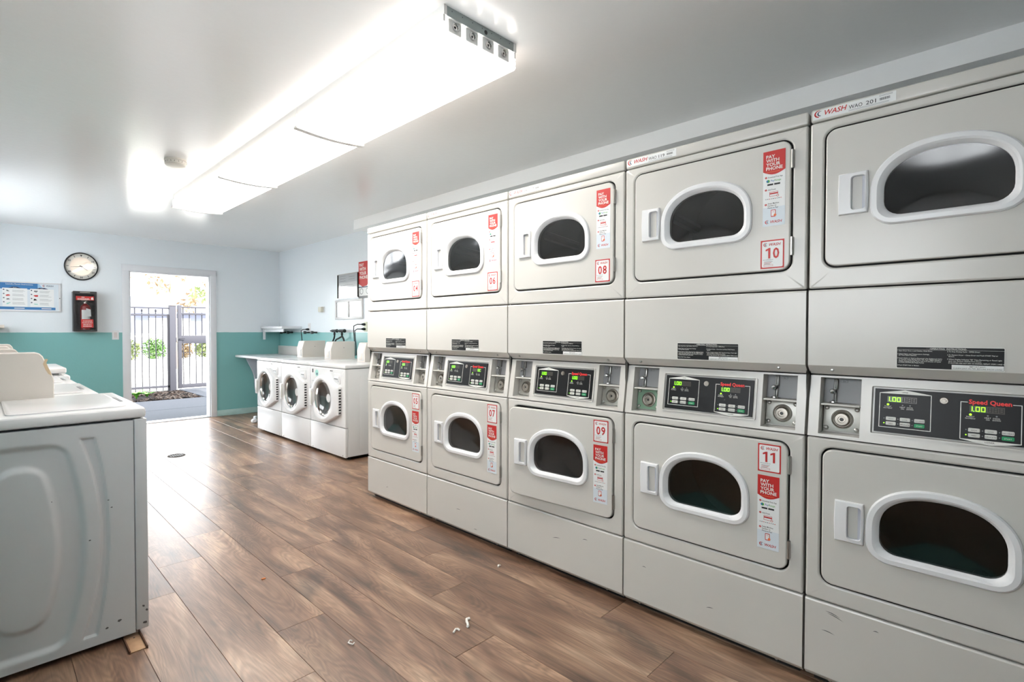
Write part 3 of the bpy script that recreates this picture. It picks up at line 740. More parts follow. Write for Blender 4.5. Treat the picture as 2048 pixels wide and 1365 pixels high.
# ------------------------------------------------------------------ front-loading washers
def front_washer(i, yleft, label, badge):
    t = thing('front_load_washer', label, 'washer', (2.47, yleft, 0), -R90, 'white front-loading washers beside the dryers')
    sh = lambda n, k, fn, par, loc=(0, 0, 0): shared(n, ('fl', n) + tuple(k), fn, par, loc)
    W, H, Dp, M = .708, .902, .72, ENAMEL_W
    def body():
        mb = MB()
        mb.box(.004, W - .004, .03, Dp, .03, .862, M, .006)
        mb.box(W - .0045, W - .0025, .16, .64, .09, .79, M, .0008)
        mb.box(.004, W - .004, .02, Dp, .03, .034, SHADE_TRIM)
        return mb
    sh('cabinet_body', (), body, t)
    sh('top_panel', (), lambda: MB().box(0, W, 0, Dp, .866, H, M, .009, 3), t)
    def fp():
        mb = MB(); o = rrect(.002, W - .002, .309, .861, .008, 3); hl = circ(.325, .557, .19, 40)
        ring(mb, [(o, .03), (o, .006), (inset(o, .002), .002), (inset(o, .006), 0), (hl, 0), (hl, .05)], (.325, .557), M); return mb
    sh('front_panel', (), fp, t)
    sh('lower_panel', (), lambda: MB().box(.002, W - .002, 0, .03, .028, .303, M, .007, 3), t)
    for x in (.05, W - .05): sh('screw', (), lambda: MB().lathe([(.0001, -.003), (.006, -.002), (.007, 0)], (0, 0, 0), 'y', STEEL, 10), t, (x, 0, .045))
    c = (.325, .557)
    def door():
        mb = MB(); o = hull([(round(a, 5), round(b, 5)) for a, b in circ(*c, .236, 64)] + [(.632, .425), (.632, .69)]); hl = circ(*c, .178, 48)
        ring(mb, [(o, .0), (o, -.028), (inset(o, .006), -.040), (inset(o, .03), -.048), (inset(hl, -.02), -.048), (inset(hl, -.006), -.042), (hl, -.03), (inset(hl, .006), .02)], c, M)
        return mb
    d = sh('door', (), door, t)
    def rim():
        mb = MB(); ring(mb, [(circ(*c, .176), -.026), (circ(*c, .172), -.03), (circ(*c, .163), -.026), (circ(*c, .158), -.008)], c, CHROME); return mb
    sh('door_rim', (), rim, d)
    def pane():
        mb = MB(); mb.lathe([(.165, -.012), (.15, .0), (.11, .018), (.06, .0285), (.03, .031), (.01, .0318), (.0001, .0319)], (c[0], 0, c[1]), 'y', DOORGLASS, 40); return mb
    sh('door_glass', (), pane, d)
    def hd():
        mb = MB(); mb.box(.096, .150, -.062, -.020, .47, .645, M, .008, 3); mb.box(.132, .152, -.066, -.055, .49, .625, mat('handle_strip_plastic', (205, 206, 200), .5), .003); return mb  # raised strip in slightly greyer plastic
    sh('handle', (), hd, d)
    def hs():
        mb = MB(); mb.box(.630, .6385, -.034, -.002, .43, .685, M, .003)
        for k in range(9): mb.box(.6375, .6395, -.030, -.006, .44 + .027 * k, .456 + .027 * k, SHADE_TRIM)
        return mb
    sh('hinge_strip', (), hs, d)
    def drum():
        mb = MB(); mb.lathe([(.185, .03), (.185, .06), (.24, .065), (.24, .4), (.2, .43), (.0001, .43)], (c[0], 0, c[1]), 'y', CHROME, 40)
        for k in range(3):
            a = .4 + k * 2 * PI / 3
            mb.tube([(c[0] + .21 * math.cos(a), .08, c[1] + .21 * math.sin(a)), (c[0] + .21 * math.cos(a), .4, c[1] + .21 * math.sin(a))], .03, STEEL, 8)
        return mb
    sh('drum', (), drum, t)
    def disp():
        mb = MB(); mb.plate(rrect(.50, .62, .715, .815, .012, 4), -.008, .002, M, .003); mb.box(.52, .6, -.014, -.004, .735, .79, PLASTIC, .006, 3); mb.box(.525, .595, -.0155, -.008, .762, .77, LINEGREY); return mb
    sh('soap_drawer', (), disp, t)
    sh('control_mark', (), lambda: MB().box(.42, .445, -.0015, 0, .832, .84, LINEBLACK).box(.452, .47, -.0015, 0, .832, .84, LINEBLACK), t)
    sh('name_label', (), lambda: MB().box(.05, .25, -.0012, .0005, .878, .892, PAPER).text('WASH', .062, .8805, -.0015, .012, LINEGREY, bold=.01, shear=.2).text('WAO', .115, .8805, -.0015, .011, LINEGREY), t)
    if badge:
        mb = MB(); mb.lathe([(.034, .0), (.034, -.0015), (.0001, -.0015)], (.145, 0, .80), 'y', TEALP, 24); mb.lathe([(.013, -.0016), (.0001, -.002)], (.15, 0, .79), 'y', NAVY, 12)
        mb.obj('round_sticker', t)
        MB().box(.045, .07, -.0015, 0, .80, .838, LINEBLACK).obj('black_sticker', t); MB().box(.04, .13, -.0012, 0, .715, .718, LINEGREY).obj('drawer_line', t)
    def meter():
        mb = MB(); z0 = H
        prof = [(.395, z0), (.395, z0 + .115), (.42, z0 + .195), (.44, z0 + .2), (.70, z0 + .2), (.70, z0)]
        L = [[(x, y, z) for y, z in prof] for x in (.26, .405)]
        mb.loft([[(.266, y + (.004 if y < .5 else 0), z) for y, z in prof], L[0][:] and [(.26, y, z) for y, z in prof], [(.40, y, z) for y, z in prof], [(.406, y + (.004 if y < .5 else 0), z) for y, z in prof]], CREAM, True, True)
        mb.box(.285, .385, .390, .396, z0 + .012, z0 + .1, PLASTIC, .003); mb.box(.3, .37, .387, .392, z0 + .02, z0 + .09, CREAM, .002)
        mb.lathe([(.006, .0), (.004, .002), (.0001, .003)], (.4065, .56, z0 + .13), 'x', STEEL, 10)
        return mb
    sh('coin_meter_case', (), meter, t)
    sh('leg', (), lambda: MB().lathe([(.022, 0), (.022, .01), (.01, .012), (.01, .032)], (.06, .07, 0), 'z', BLACK, 12, True), t)
    for x, y in ((W - .12, 0), (0, .58), (W - .12, .58)): sh('leg', (), None, t, (x, y, 0))
    return t
for i in range(3):
    front_washer(i, 6.495 - .7125 * i, ['white front-loading washer beside the wall counter', 'white front-loading washer standing between two others', 'white front-loading washer with a teal round sticker, its side panel exposed'][i], i == 2)

# ------------------------------------------------------------------ top-loading washers (row facing the dryers)
def smooth(a, b, x):
    t = max(0, min(1, (x - a) / (b - a))); return t * t * (3 - 2 * t)
def side_profile(y, z):
    """relief of the pressed side panel; y = depth behind the cabinet front, z = height"""
    def field(y, z, y0, amp, zc, hh, zt, zb, r):
        e = y0 + amp * ((z - zc) / hh) ** 2
        a = min(y - e, .68 - y - e); t = zt + .03 * (y - .2) - z if y < .34 else zt + .03 * (.48 - y) - z; b = z - zb
        d = min(a, t, b)
        for q in (t, b):
            if a < r and q < r: d = min(d, r - math.hypot(r - a, r - q))
        return d
    st = lambda d, w: smooth(0, w, d)
    h = -.013 * st(field(y, z, .150, .062, .44, .38, .812, .050, .05), .024)
    h += .013 * st(field(y, z, .222, .050, .44, .30, .742, .140, .06), .028)
    e1 = .078 + .042 * ((z - .44) / .38) ** 2; e2 = .113 + .062 * ((z - .44) / .38) ** 2
    d = min(y - e1, e2 - y, .822 - z, z - .055)
    return h - .009 * st(d, .014)
def top_washer(i, loc, label, raised):
    t = thing('top_load_washer', label, 'washer', loc, R90, 'row of top-loading washers')
    sh = lambda n, k, fn, par, loc_=(0, 0, 0): shared(n, ('tl', n) + tuple(k), fn, par, loc_)
    W, Dp = .69, .70
    def body():
        mb = MB(); ny, nz = 150, 190; y0, y1, z0, z1 = .046, Dp, .022, .868
        V = []; F = []
        for a in range(nz + 1):
            for b in range(ny + 1):
                y = y0 + (y1 - y0) * b / ny; z = z0 + (z1 - z0) * a / nz
                V.append((-side_profile(y - .046, z), y, z))
        for a in range(nz):
            for b in range(ny): k = a * (ny + 1) + b; F.append((k, k + 1, k + ny + 2, k + ny + 1))
        mb.add(V, F, ENAMEL_SIDE)
        mb.add([(0, y0, z0), (W, y0, z0), (W, y1, z0), (0, y1, z0), (0, y0, z1), (W, y0, z1), (W, y1, z1), (0, y1, z1)], [(1, 2, 6, 5), (2, 3, 7, 6), (4, 5, 6, 7), (0, 3, 2, 1), (0, 1, 5, 4)], ENAMEL_SIDE)
        return mb
    sh('cabinet_body', (), body, t)
    sh('front_panel', (), lambda: MB().box(-.002, W + .002, 0, .0435, .028, .872, ENAMEL_SIDE, .005, 3), t)
    sh('top_panel', (), lambda: MB().box(-.004, W + .004, .002, Dp, .876, .917, ENAMEL_W, .012, 3), t)
    def lid():
        mb = MB(); L0 = rrect(.06, W - .06, .055, .42, .03, 5)
        mb.loft([[(x, z, .916) for x, z in L0], [(x, z, .921) for x, z in L0], [(x, z, .923) for x, z in inset(L0, .006)]], ENAMEL_W, False, True)
        N = rrect(W / 2 - .09, W / 2 + .09, .032, .05, .006, 3)
        mb.loft([[(x, z, .9172) for x, z in N], [(x, z, .919) for x, z in inset(N, .003)]], LINEGREY, False, True)
        return mb
    sh('lid', (), lid, t)
    if raised:
        MB().box(.02, W - .02, .02, .56, .932, .968, ENAMEL_W, .008, 3).obj('raised_lid', t)
        MB().box(.05, W - .05, .2, .56, .919, .932, SHADE_TRIM).obj('lid_slit_shade', t)  # dark block stands in for the shadowed slit under the lid
    def meter():
        mb = MB(); z0 = .917
        prof = [(.242, z0), (.242, z0 + .085), (.247, z0 + .105), (.280, z0 + .192), (.290, z0 + .204), (.302, z0 + .208), (.69, z0 + .208), (.69, z0)]
        mb.loft([[(.572, y + (.003 if y < .5 else 0), z - (.003 if z > z0 + .18 else 0)) for y, z in prof], [(.568 + .008, y, z) for y, z in prof], [(.682, y, z) for y, z in prof], [(.686, y + (.003 if y < .5 else 0), z) for y, z in prof]], CREAM, True, True)
        return mb
    mc = sh('coin_meter_case', (), meter, t)
    if i == 0:
        st = MB(); pts = [(.262, 1.095), (.272, 1.098), (.280, 1.075), (.272, 1.05), (.262, 1.03), (.25, 1.022), (.252, 1.035), (.262, 1.06), (.268, 1.08)]
        st.add([(.5716, y, z) for y, z in pts], [tuple(range(len(pts)))], mat('old_glue_residue', (205, 182, 150), .7)); st.obj('glue_stain', mc)
        sm = MB()
        for y, z, r in ((.13, .57, .003), (.12, .54, .003), (.19, .43, .003), (.14, .075, .005), (.1, .09, .006), (.30, .60, .002)):
            P = [(y + r * random.uniform(.7, 1.6) * math.cos(a * PI / 4), z + r * random.uniform(.5, 1) * math.sin(a * PI / 4)) for a in range(8)]
            sm.add([(-side_profile(y - .046, z) - .0006, a, b) for a, b in P], [tuple(range(8))], SCUFF)
        for y, z, r in ((.012, .05, .008), (.02, .12, .006), (.008, .10, .005)):
            P = [(y + r * random.uniform(.5, 1.4) * math.cos(a * PI / 4), z + r * random.uniform(.4, 1.2) * math.sin(a * PI / 4)) for a in range(8)]
            sm.add([(-.0026, a, b) for a, b in P], [tuple(range(8))], SCUFF)
        sm.obj('chipped_paint', t)
    sh('leg', (), lambda: MB().lathe([(.024, -.03), (.024, .008), (.01, .012), (.01, .024)], (.06, .09, .0), 'z', BLACK, 12, True), t)
    for x, y in ((W - .12, 0), (0, .52), (W - .12, .52)): sh('leg', (), None, t, (x, y, 0))
    return t
TL = [((.482, 2.420, .03), 'top-loading washer with a large pressed side panel exposed and a glue-stained coin meter', False),
      ((.428, 3.122, .03), 'top-loading washer second in the row after the one with the exposed side', False),
      ((.420, 3.822, .03), 'top-loading washer third in the row, next to the raised lid', False),
      ((.452, 4.522, .03), 'top-loading washer with a thick raised lid at the row end nearest the doorway', True)]
for i, (l, lab, r) in enumerate(TL):
    top_washer(i, (l[0], l[1], .0), lab, r)

# ------------------------------------------------------------------ ceiling lights
def lens_mat():
    m = bpy.data.materials.new('prismatic_lens'); m.use_nodes = True; nt = m.node_tree
    for n in list(nt.nodes): nt.nodes.remove(n)
    o = nt.nodes.new('ShaderNodeOutputMaterial'); a = nt.nodes.new('ShaderNodeAddShader'); t = nt.nodes.new('ShaderNodeBsdfTranslucent'); e = nt.nodes.new('ShaderNodeEmission')
    t.inputs['Color'].default_value = (.6, .6, .6, 1); e.inputs['Color'].default_value = (1, .972, .94, 1); e.inputs['Strength'].default_value = LAMP_GLOW
    nt.links.new(t.outputs[0], a.inputs[0]); nt.links.new(e.outputs[0], a.inputs[1]); nt.links.new(a.outputs[0], o.inputs['Surface'])
    tc = nt.nodes.new('ShaderNodeTexCoord'); w = nt.nodes.new('ShaderNodeTexChecker'); w.inputs['Scale'].default_value = 160
    b = nt.nodes.new('ShaderNodeBump'); b.inputs['Strength'].default_value = .5; b.inputs['Distance'].default_value = .002
    nt.links.new(tc.outputs['Object'], w.inputs['Vector']); nt.links.new(w.outputs['Fac'], b.inputs['Height']); nt.links.new(b.outputs['Normal'], t.inputs['Normal'])
    return m
LENS = lens_mat()
LENSIDE = mat('lens_flank_plastic', (238, 234, 230), .4, emit=(255, 244, 234), es=1.9)
TUBEM = mat('fluorescent_tube', (250, 250, 250), .4, emit=(255, 248, 238), es=TUBE_GLOW)
METALW = mat('white_fixture_metal', (232, 232, 230), .4)
GALV = mat('grey_end_plate', (150, 160, 158), .5, metal=.2)
def ceiling_light(y0, label):
    t = thing('ceiling_light', label, 'light', (1.47, y0, 2.44), 0, 'fluorescent ceiling lights in a line')
    sh = lambda n, fn, par=t, loc=(0, 0, 0): shared(n, ('cl', n), fn, par, loc)
    Lh = 1.245
    sh('housing', lambda: MB().box(-.19, .19, .004, Lh - .004, -.034, 0, METALW, .003).box(-.2, -.192, .004, Lh - .004, -.06, 0, METALW).box(.192, .2, .004, Lh - .004, -.06, 0, METALW))
    def lens():
        sec = [(-.2, -.106)] + [(-.195 + .39 * k / 12, -.108 - .010 * math.sin(PI * k / 12)) for k in range(13)] + [(.2, -.106)]
        ny = 6; L = [[(x, .012 + (Lh - .024) * k / ny, z) for x, z in sec] for k in range(ny + 1)]
        return MB().loft(L, LENS, closed=False)
    sh('lens', lens)
    def flank():
        mb = MB()
        for s_ in (-1, 1):
            sec = [(s_ * .203, -.05), (s_ * .209, -.058), (s_ * .206, -.066), (s_ * .210, -.074), (s_ * .207, -.084), (s_ * .209, -.094), (s_ * .2, -.106)]
            mb.loft([[(x, y, z) for x, z in sec] for y in (.012, Lh - .012)], LENSIDE, closed=False)
        return mb
    sh('lens_flank', flank)
    def trim():
        mb = MB()
        L = []
        for k in range(17):
            x = -.21 + .42 * k / 16; z = -.108 - .012 * math.sin(PI * k / 16)
            L.append([(x, Lh - .018, z + .006), (x, Lh - .018, z - .007), (x, Lh + .020, z - .007), (x, Lh + .020, z + .006)])
        return mb.loft(L, METALW, True, True)
    sh('lens_end_strip', trim)
    for k in range(4):
        x = -.135 + .09 * k
        sh('tube', lambda: MB().lathe([(.0001, .04), (.013, .042), (.013, Lh - .042), (.0001, Lh - .04)], (0, 0, 0), 'y', TUBEM, 12), t, (x, 0, -.058))
        for q in (0, 1):
            def holder():
                mb = MB(); mb.plate(rrect(-.034, .034, -.085, -.034, .006, 3), 0, .018, METALW, .002); mb.lathe([(.016, 0), (.016, -.004), (.012, -.005), (.011, -.001), (.005, 0), (.0001, .0)], (0, 0, -.058), 'y', CHROME, 18); return mb
            h_ = sh('lamp_holder', holder, t, (x, .012 if q == 0 else Lh - .012, 0))
            if q: h_.rotation_euler = (0, 0, PI)
    for q in (0, 1):
        def ep():
            mb = MB(); mb.box(-.185, .185, 0, .003, -.036, 0, GALV, .001); mb.lathe([(.009, 0), (.007, -.002), (.0001, -.001)], (.02, 0, -.02), 'y', BLACK, 14)
            for k in range(7): mb.lathe([(.0022, -.0003), (.0001, -.0004)], (-.16 + .053 * k, 0, -.012), 'y', BLACK, 8)
            for s_ in (-1, 1): mb.box(s_ * .193 - .007, s_ * .193 + .007, -.001, .004, -.036, 0, METALW)
            return mb
        e_ = sh('end_plate', ep, t, (0, .001 if q == 0 else Lh - .001, 0))
        if q: e_.rotation_euler = (0, 0, PI)
    return t
for k in range(3):
    ceiling_light(1.505 + 1.25 * k, ['wraparound fluorescent light with its open end and lamp holders showing', 'wraparound fluorescent light in the middle of the line of three', 'wraparound fluorescent light nearest the smoke detector'][k])

# smoke detector
sd = thing('smoke_detector', 'round white smoke detector on the ceiling', 'smoke detector', (1.03, 4.18, 2.44))
sdm = mat('aged_white_plastic', (222, 220, 212), .45)
MB().lathe([(.0001, 0), (.072, 0), (.073, -.012), (.070, -.014)], (0, 0, 0), 'z', sdm, 36).obj('base', sd)
mb = MB().lathe([(.068, -.014), (.070, -.016), (.069, -.034), (.062, -.041), (.05, -.043), (.03, -.046), (.0001, -.047)], (0, 0, 0), 'z', sdm, 36)
for k in range(9):
    a = 2 * PI * k / 9; ca, sa = math.cos(a), math.sin(a)
    for dz in (-.021, -.026):
        mb.add([(.0702 * math.cos(a + q) * 1.0, .0702 * math.sin(a + q), dz + e) for q, e in ((-.2, 0), (.2, 0), (.2, .003), (-.2, .003))], [(0, 1, 2, 3)], BLACK)
mb.obj('cover', sd)

# ------------------------------------------------------------------ things on the back wall
ck = thing('wall_clock', 'round wall clock with black rim and glare-toned dial', 'clock', (.912, YB, 2.010))
MB().lathe([(.160, 0), (.168, -.004), (.170, -.018), (.166, -.028), (.158, -.03), (.155, -.024)], (0, 0, 0), 'y', BLACK, 48).obj('rim', ck)
DIAL = mat('clock_dial_grey', (226, 222, 214), .4)
GLARE_DIAL = mat('glare_metal_dial', (226, 214, 202), .28, metal=.75)  # bright metal stands in for lamp glare over a dark dial
mb = MB().lathe([(.158, -.004), (.158, -.010), (.112, -.010)], (0, 0, 0), 'y', DIAL, 48)
for n_, txt in ((2, '10'), (4, '20'), (6, '30'), (8, '40'), (10, '50')):
    a = PI / 2 - n_ * PI / 6; mb.text(txt, .134 * math.cos(a), .134 * math.sin(a) - .010, -.0108, .030, LINEBLACK, align='C', bold=.02)
mb.flat([(0, .118), (.013, .142), (-.013, .142)], -.0108, LINEBLACK)
for n_ in (1, 3, 5, 7, 9, 11):
    a = PI / 2 - n_ * PI / 6; c_, s_ = math.cos(a), math.sin(a)
    mb.flat([(.122 * c_ - .003 * s_, .122 * s_ + .003 * c_), (.122 * c_ + .003 * s_, .122 * s_ - .003 * c_), (.146 * c_ + .003 * s_, .146 * s_ - .003 * c_), (.146 * c_ - .003 * s_, .146 * s_ + .003 * c_)], -.0108, LINEBLACK)
mb.obj('minute_ring', ck)
mb = MB().lathe([(.112, -.0095), (.0001, -.0095)], (0, 0, 0), 'y', GLARE_DIAL, 40)
mb.obj('dial', ck)
mb = MB()
for a, ln, w_ in ((PI / 2 - 2.2, .075, .006), (PI / 2 - 4.6, .105, .004)):
    c_, s_ = math.cos(a), math.sin(a); mb.flat([(-.02 * c_ - w_ * s_, -.02 * s_ + w_ * c_), (-.02 * c_ + w_ * s_, -.02 * s_ - w_ * c_), (ln * c_ + w_ * .4 * s_, ln * s_ - w_ * .4 * c_), (ln * c_ - w_ * .4 * s_, ln * s_ + w_ * .4 * c_)], -.0125, LINEGREY)
mb.lathe([(.008, -.012), (.006, -.016), (.0001, -.016)], (0, 0, 0), 'y', LINEGREY, 14)
mb.obj('hands', ck)
MB().lathe([(.156, -.023), (.0001, -.026)], (0, 0, 0), 'y', CLEARGLASS, 40).obj('glass', ck)

po = thing('laundry_poster', 'blue and white laundry room instruction poster in a white frame', 'poster', (.26, YB, 1.448))
PWD, PH = .905, .340
FR = mat('poster_frame_white', (214, 214, 216), .4)
mb = MB(); x0 = -PWD / 2
for a in ((x0, -x0, 0, .012), (x0, -x0, PH - .012, PH)): mb.box(a[0], a[1], -.014, 0, a[2], a[3], FR, .002)
for a in ((x0, x0 + .014), (-x0 - .022, -x0)): mb.box(a[0], a[1], -.014, 0, .012, PH - .012, FR, .002)
mb.lathe([(.005, -.0145), (.0001, -.016)], (-x0 - .012, 0, PH * .48), 'y', BLACK, 10)
mb.obj('frame', po)
mb = MB(); mb.box(x0 + .013, -x0 - .021, -.008, -.001, .012, PH - .012, PAPERBLUE)
t = -.0083; t2 = -.0087; t3 = -.0091
wx = lambda X: X - .26      # world x to poster x
mb.rect(x0 + .013, wx(.50), PH - .085, PH - .014, t, BLUE); mb.flat([(wx(.50), PH - .085), (wx(.56), PH - .085), (wx(.51), PH - .014), (wx(.50), PH - .014)], t, LBLUE)
mb.rect(x0 + .013, wx(.66), .022, .052, t, BLUE)
mb.text('Laundry Room Instructions', wx(.222), PH - .036, t2, .022, LINEWHITE, width=.235)
wash_logo(mb, wx(.545), PH - .048, .10, t2, NAVY)
for c0, nm in ((-.07, 'Front'), (.192, 'Washer'), (.432, 'Dryer')):
    mb.rect(wx(c0), wx(c0 + .215), .055, PH - .075, t2, PAPER)
    mb.flat([(wx(c0 + .05), PH - .075), (wx(c0 + .165), PH - .075), (wx(c0 + .13), PH - .060), (wx(c0 + .085), PH - .060)], t2, NAVY); mb.text(nm, wx(c0 + .107), PH - .072, t3, .010, LINEWHITE, align='C')
    for k in range(4):
        z = PH - .098 - .047 * k
        mb.flat(circ(wx(c0 + .012), z + .004, .007, 12), t3, NAVY); mb.text(str(k + 1), wx(c0 + .012), z, t3 - .0003, .010, LINEWHITE, align='C')
        mb.flat(hull([(wx(c0 + .026 + .045 * random.random()), z - .022 + .026 * random.random()) for _ in range(7)]), t3, (LINEGREY, RED, LINEBLACK, TEALP)[k])
        for q in range(3): mb.rect(wx(c0 + .085), wx(c0 + .16 + .04 * random.random()), z - .010 * q, z - .010 * q + .0022, t3, LINEGREY)
    mb.rect(wx(c0 + .10), wx(c0 + .19), .032, .041, t2, LINEWHITE)
mb.obj('printed_sheet', po)

fc = thing('extinguisher_cabinet', 'black fire extinguisher cabinet with clear front and red signs', 'cabinet', (.930, YB, 1.22))
cw, ch_, cd = .114, .478, .13
CABM = mat('black_cabinet_plastic', (32, 34, 38), .35)
mb = MB(); A = lambda y, i=0: [(-cw + i, y, i), (cw - i, y, i), (cw - i, y, ch_ - i), (-cw + i, y, ch_ - i)]
mb.loft([A(0), A(-cd + .012)], CABM, True); mb.loft([A(-cd + .012), A(-cd + .012, .006), A(-.006, .006)], CABM, False, True); mb.obj('case', fc)
mb = MB(); o = rrect(-cw - .003, cw + .003, -.002, ch_ + .004, .006, 3); hl = rrect(-cw + .016, cw - .016, .018, ch_ - .03, .006, 3)
ring(mb, [(o, -cd + .011), (o, -cd - .004), (inset(o, .003), -cd - .007), (hl, -cd - .007), (hl, -cd + .004)], (0, ch_ / 2), CABM); mb.obj('door_frame', fc)
MB().box(-cw + .014, cw - .014, -cd - .001, -cd + .001, .016, ch_ - .028, CLEARPLASTIC).obj('clear_cover', fc)
mb = MB().box(-.088, .088, -cd - .0025, -cd - .0015, .375, .422, RED); mb.text('FIRE', -.02, .403, -cd - .003, .017, LINEWHITE, align='C', bold=.02); mb.text('EXTINGUISHER', -.015, .386, -cd - .003, .017, LINEWHITE, width=.115, align='C', bold=.02)
mb.rect(-.075, .05, .378, .382, -cd - .003, LINEWHITE); mb.flat([(.058, .383), (.082, .383), (.080, .404), (.07, .414), (.06, .402)], -cd - .003, LINEWHITE); mb.obj('sign', fc)
mb = MB().box(-.04, .078, -cd - .0025, -cd - .0015, .045, .145, RED)
for k, b in enumerate(('WARNING', 'FOR FIRE USE ONLY', 'MISUSE IS A', 'MISDEMEANOR')): mb.text(b, .02, .118 - .021 * k, -cd - .003, .018, LINEWHITE, width=(.09, .1, .08, .085)[k], align='C', bold=.015)
mb.obj('sign', fc)
MB().box(-.05, .05, -cd - .010, -cd - .003, ch_ - .014, ch_ - .004, STEEL, .002).obj('pull_bar', fc)
fe = thing('fire_extinguisher', 'red fire extinguisher with white label inside the black cabinet', 'extinguisher', (.940, YB - .064, 1.229))
EXR = mat('extinguisher_red', (150, 26, 28), .3)
MB().lathe([(.0001, 0), (.05, 0), (.053, .006), (.053, .27), (.045, .30), (.022, .318), (.018, .33), (.0001, .33)], (0, 0, 0), 'z', EXR, 28).obj('cylinder', fe)
mb = MB(); mb.add([(.0535 * math.sin(a), -.0535 * math.cos(a), z) for z in (.13, .25) for a in [-.9 + .15 * k for k in range(13)]], [(k, k + 1, k + 14, k + 13) for k in range(12)], PAPER); mb.obj('label', fe)
mb = MB().lathe([(.018, .33), (.018, .345), (.0001, .346)], (0, 0, 0), 'z', STEEL, 14); mb.box(-.045, .03, -.008, .008, .345, .352, STEEL, .002); mb.box(-.04, .02, -.007, .007, .362, .368, STEEL, .002); mb.box(-.004, .018, -.01, .01, .345, .37, STEEL, .003); mb.obj('valve_lever', fe)
MB().tube([(-.012, 0, .34), (-.045, -.005, .345), (-.075, -.01, .31), (-.078, -.01, .24), (-.068, -.012, .17), (-.064, -.012, .1), (-.066, -.012, .05)], .008, BLACK, 8).obj('hose', fe)
mb = MB(); mb.add([(0, -.058, .27), (.045, -.056, .255), (.05, -.056, .17), (.008, -.058, .175)], [(0, 1, 2, 3)], PAPER); mb.obj('inspection_tag', fe)

ls = thing('light_switch', 'white light switch plate beside the doorway', 'switch', (1.252, YB, 1.172))
MB().plate(rrect(-.036, .036, -.058, .058, .004, 3), -.006, 0, PLASTIC, .002).obj('cover_plate', ls)
MB().plate(rrect(-.017, .017, -.034, .034, .002, 2), -.010, -.005, mat('switch_rocker', (214, 206, 205), .35), .002).obj('rocker', ls)

# shelf stub on the left
sl = thing('wall_shelf', 'wooden wall shelf end below the laundry poster', 'shelf', (-.1, YB, 1.254))
MB().box(-.32, .298, -.3, 0, 0, .036, mat('beige_laminate', (205, 196, 186), .5), .004).obj('board', sl)
MB().box(.1, .13, -.22, 0, -.02, 0, TRIMM, .003).box(.1, .13, -.02, 0, -.16, -.02, TRIMM, .003).obj('bracket', sl)

# corner shelf, counter
sc_ = thing('wall_shelf', 'thin white wall shelf in the corner above the counter', 'shelf', (XW, 7.57, 1.21), -R90)
MB().box(-.375, .38, -.3, 0, .045, .08, TRIMM, .004).obj('board', sc_)
MB().box(-.355, .36, -.27, -.255, .0, .045, TRIMM, .003).obj('front_rail', sc_)
MB().box(-.345, -.31, -.28, -.02, -.005, .045, TRIMM, .003).box(-.345, -.31, -.28, -.25, -.115, .0, TRIMM, .003).obj('bracket', sc_)

ct = thing('folding_counter', 'white wall counter in the corner beyond the front-loading washers', 'counter', (XW, 7.24, 0), -R90)
LAM = mat('white_laminate', (216, 216, 218), .3)
MB().box(-.705, .70, -.675, 0, .842, .875, LAM, .008, 3).obj('worktop', ct)
MB().box(-.705, .70, -.035, 0, .875, 1.0, mat('pale_laminate', (206, 202, 198), .45), .004).obj('backsplash', ct)
mb = MB(); g = [(-.02, .842), (-.53, .842), (-.52, .80), (-.49, .74), (-.45, .66), (-.42, .58), (-.405, .50), (-.403, .42), (-.40, .36), (-.385, .33), (-.36, .315), (-.32, .315), (-.02, .315)]
mb.loft([[(-.70, y, z) for y, z in g], [(-.665, y, z) for y, z in g]], mat('lilac_white_bracket', (205, 208, 222), .4), True, True); mb.obj('gusset_bracket', ct)
MB().box(-.70, -.66, -.03, -.01, .0, .842, LAM).obj('wall_cleat', ct)
wb = thing('white_object', 'small white rounded object on the floor beside a front-loading washer', 'object', (2.64, 7.05, 0))
MB().lathe([(.0001, .0), (.03, .003), (.042, .02), (.04, .04), (.025, .055), (.0001, .06)], (0, 0, 0), 'z', PLASTIC, 16).obj('lower_lump', wb)
MB().lathe([(.0001, .0), (.022, .004), (.026, .02), (.02, .035), (.0001, .04)], (.02, .02, .052), 'z', PLASTIC, 14).obj('upper_lump', wb)

# ------------------------------------------------------------------ things on the right wall (local x runs towards -Y)
def wallthing(name, label, cat, y, z, group=None): return thing(name, label, cat, (XW, y, z), -R90, group)
nf = wallthing('notice_frame', 'grey-edged notice frame hung above the double frame', 'frame', 5.875, 1.635)
MB().box(-.25, .25, -.018, 0, 0, .008, STEEL).box(-.25, .25, -.018, 0, .305, .313, STEEL).box(-.25, -.24, -.02, 0, .008, .305, SHADE_TRIM).box(.24, .25, -.02, 0, .008, .305, SHADE_TRIM).obj('frame', nf)
mb = MB().box(-.24, .24, -.006, 0, .008, .305, PAPER)
for k in range(7): mb.rect(-.19 + .02 * (k % 3), .12 + .03 * (k % 2), .04 + .021 * k, .044 + .021 * k, -.0065, LINEGREY)
mb.box(-.24, .24, -.0075, -.006, .205, .305, mat('pale_grey_notice', (196, 200, 204), .4))
for k in range(5): mb.rect(-.2 + .22 * (k % 2), -.06 + .22 * (k % 2), .22 + .016 * k, .224 + .016 * k, -.0079, LINEGREY)
mb.obj('notice', nf)
MB().box(-.24, .24, -.014, -.012, .008, .305, CLEARPLASTIC).obj('clear_cover', nf)
df = wallthing('double_frame', 'white double picture frame with two printed sheets', 'frame', 5.86, 1.37)
FRW = mat('silver_white_frame', (214, 214, 214), .3)
mb = MB(); mb.box(-.335, .335, -.02, 0, 0, .028, FRW, .003).box(-.335, .335, -.02, 0, .222, .25, FRW, .003)
for x in (-.335, -.018, .30): mb.box(x, x + .035, -.0195, 0, .028, .222, FRW, .003)
mb.obj('frame', df)
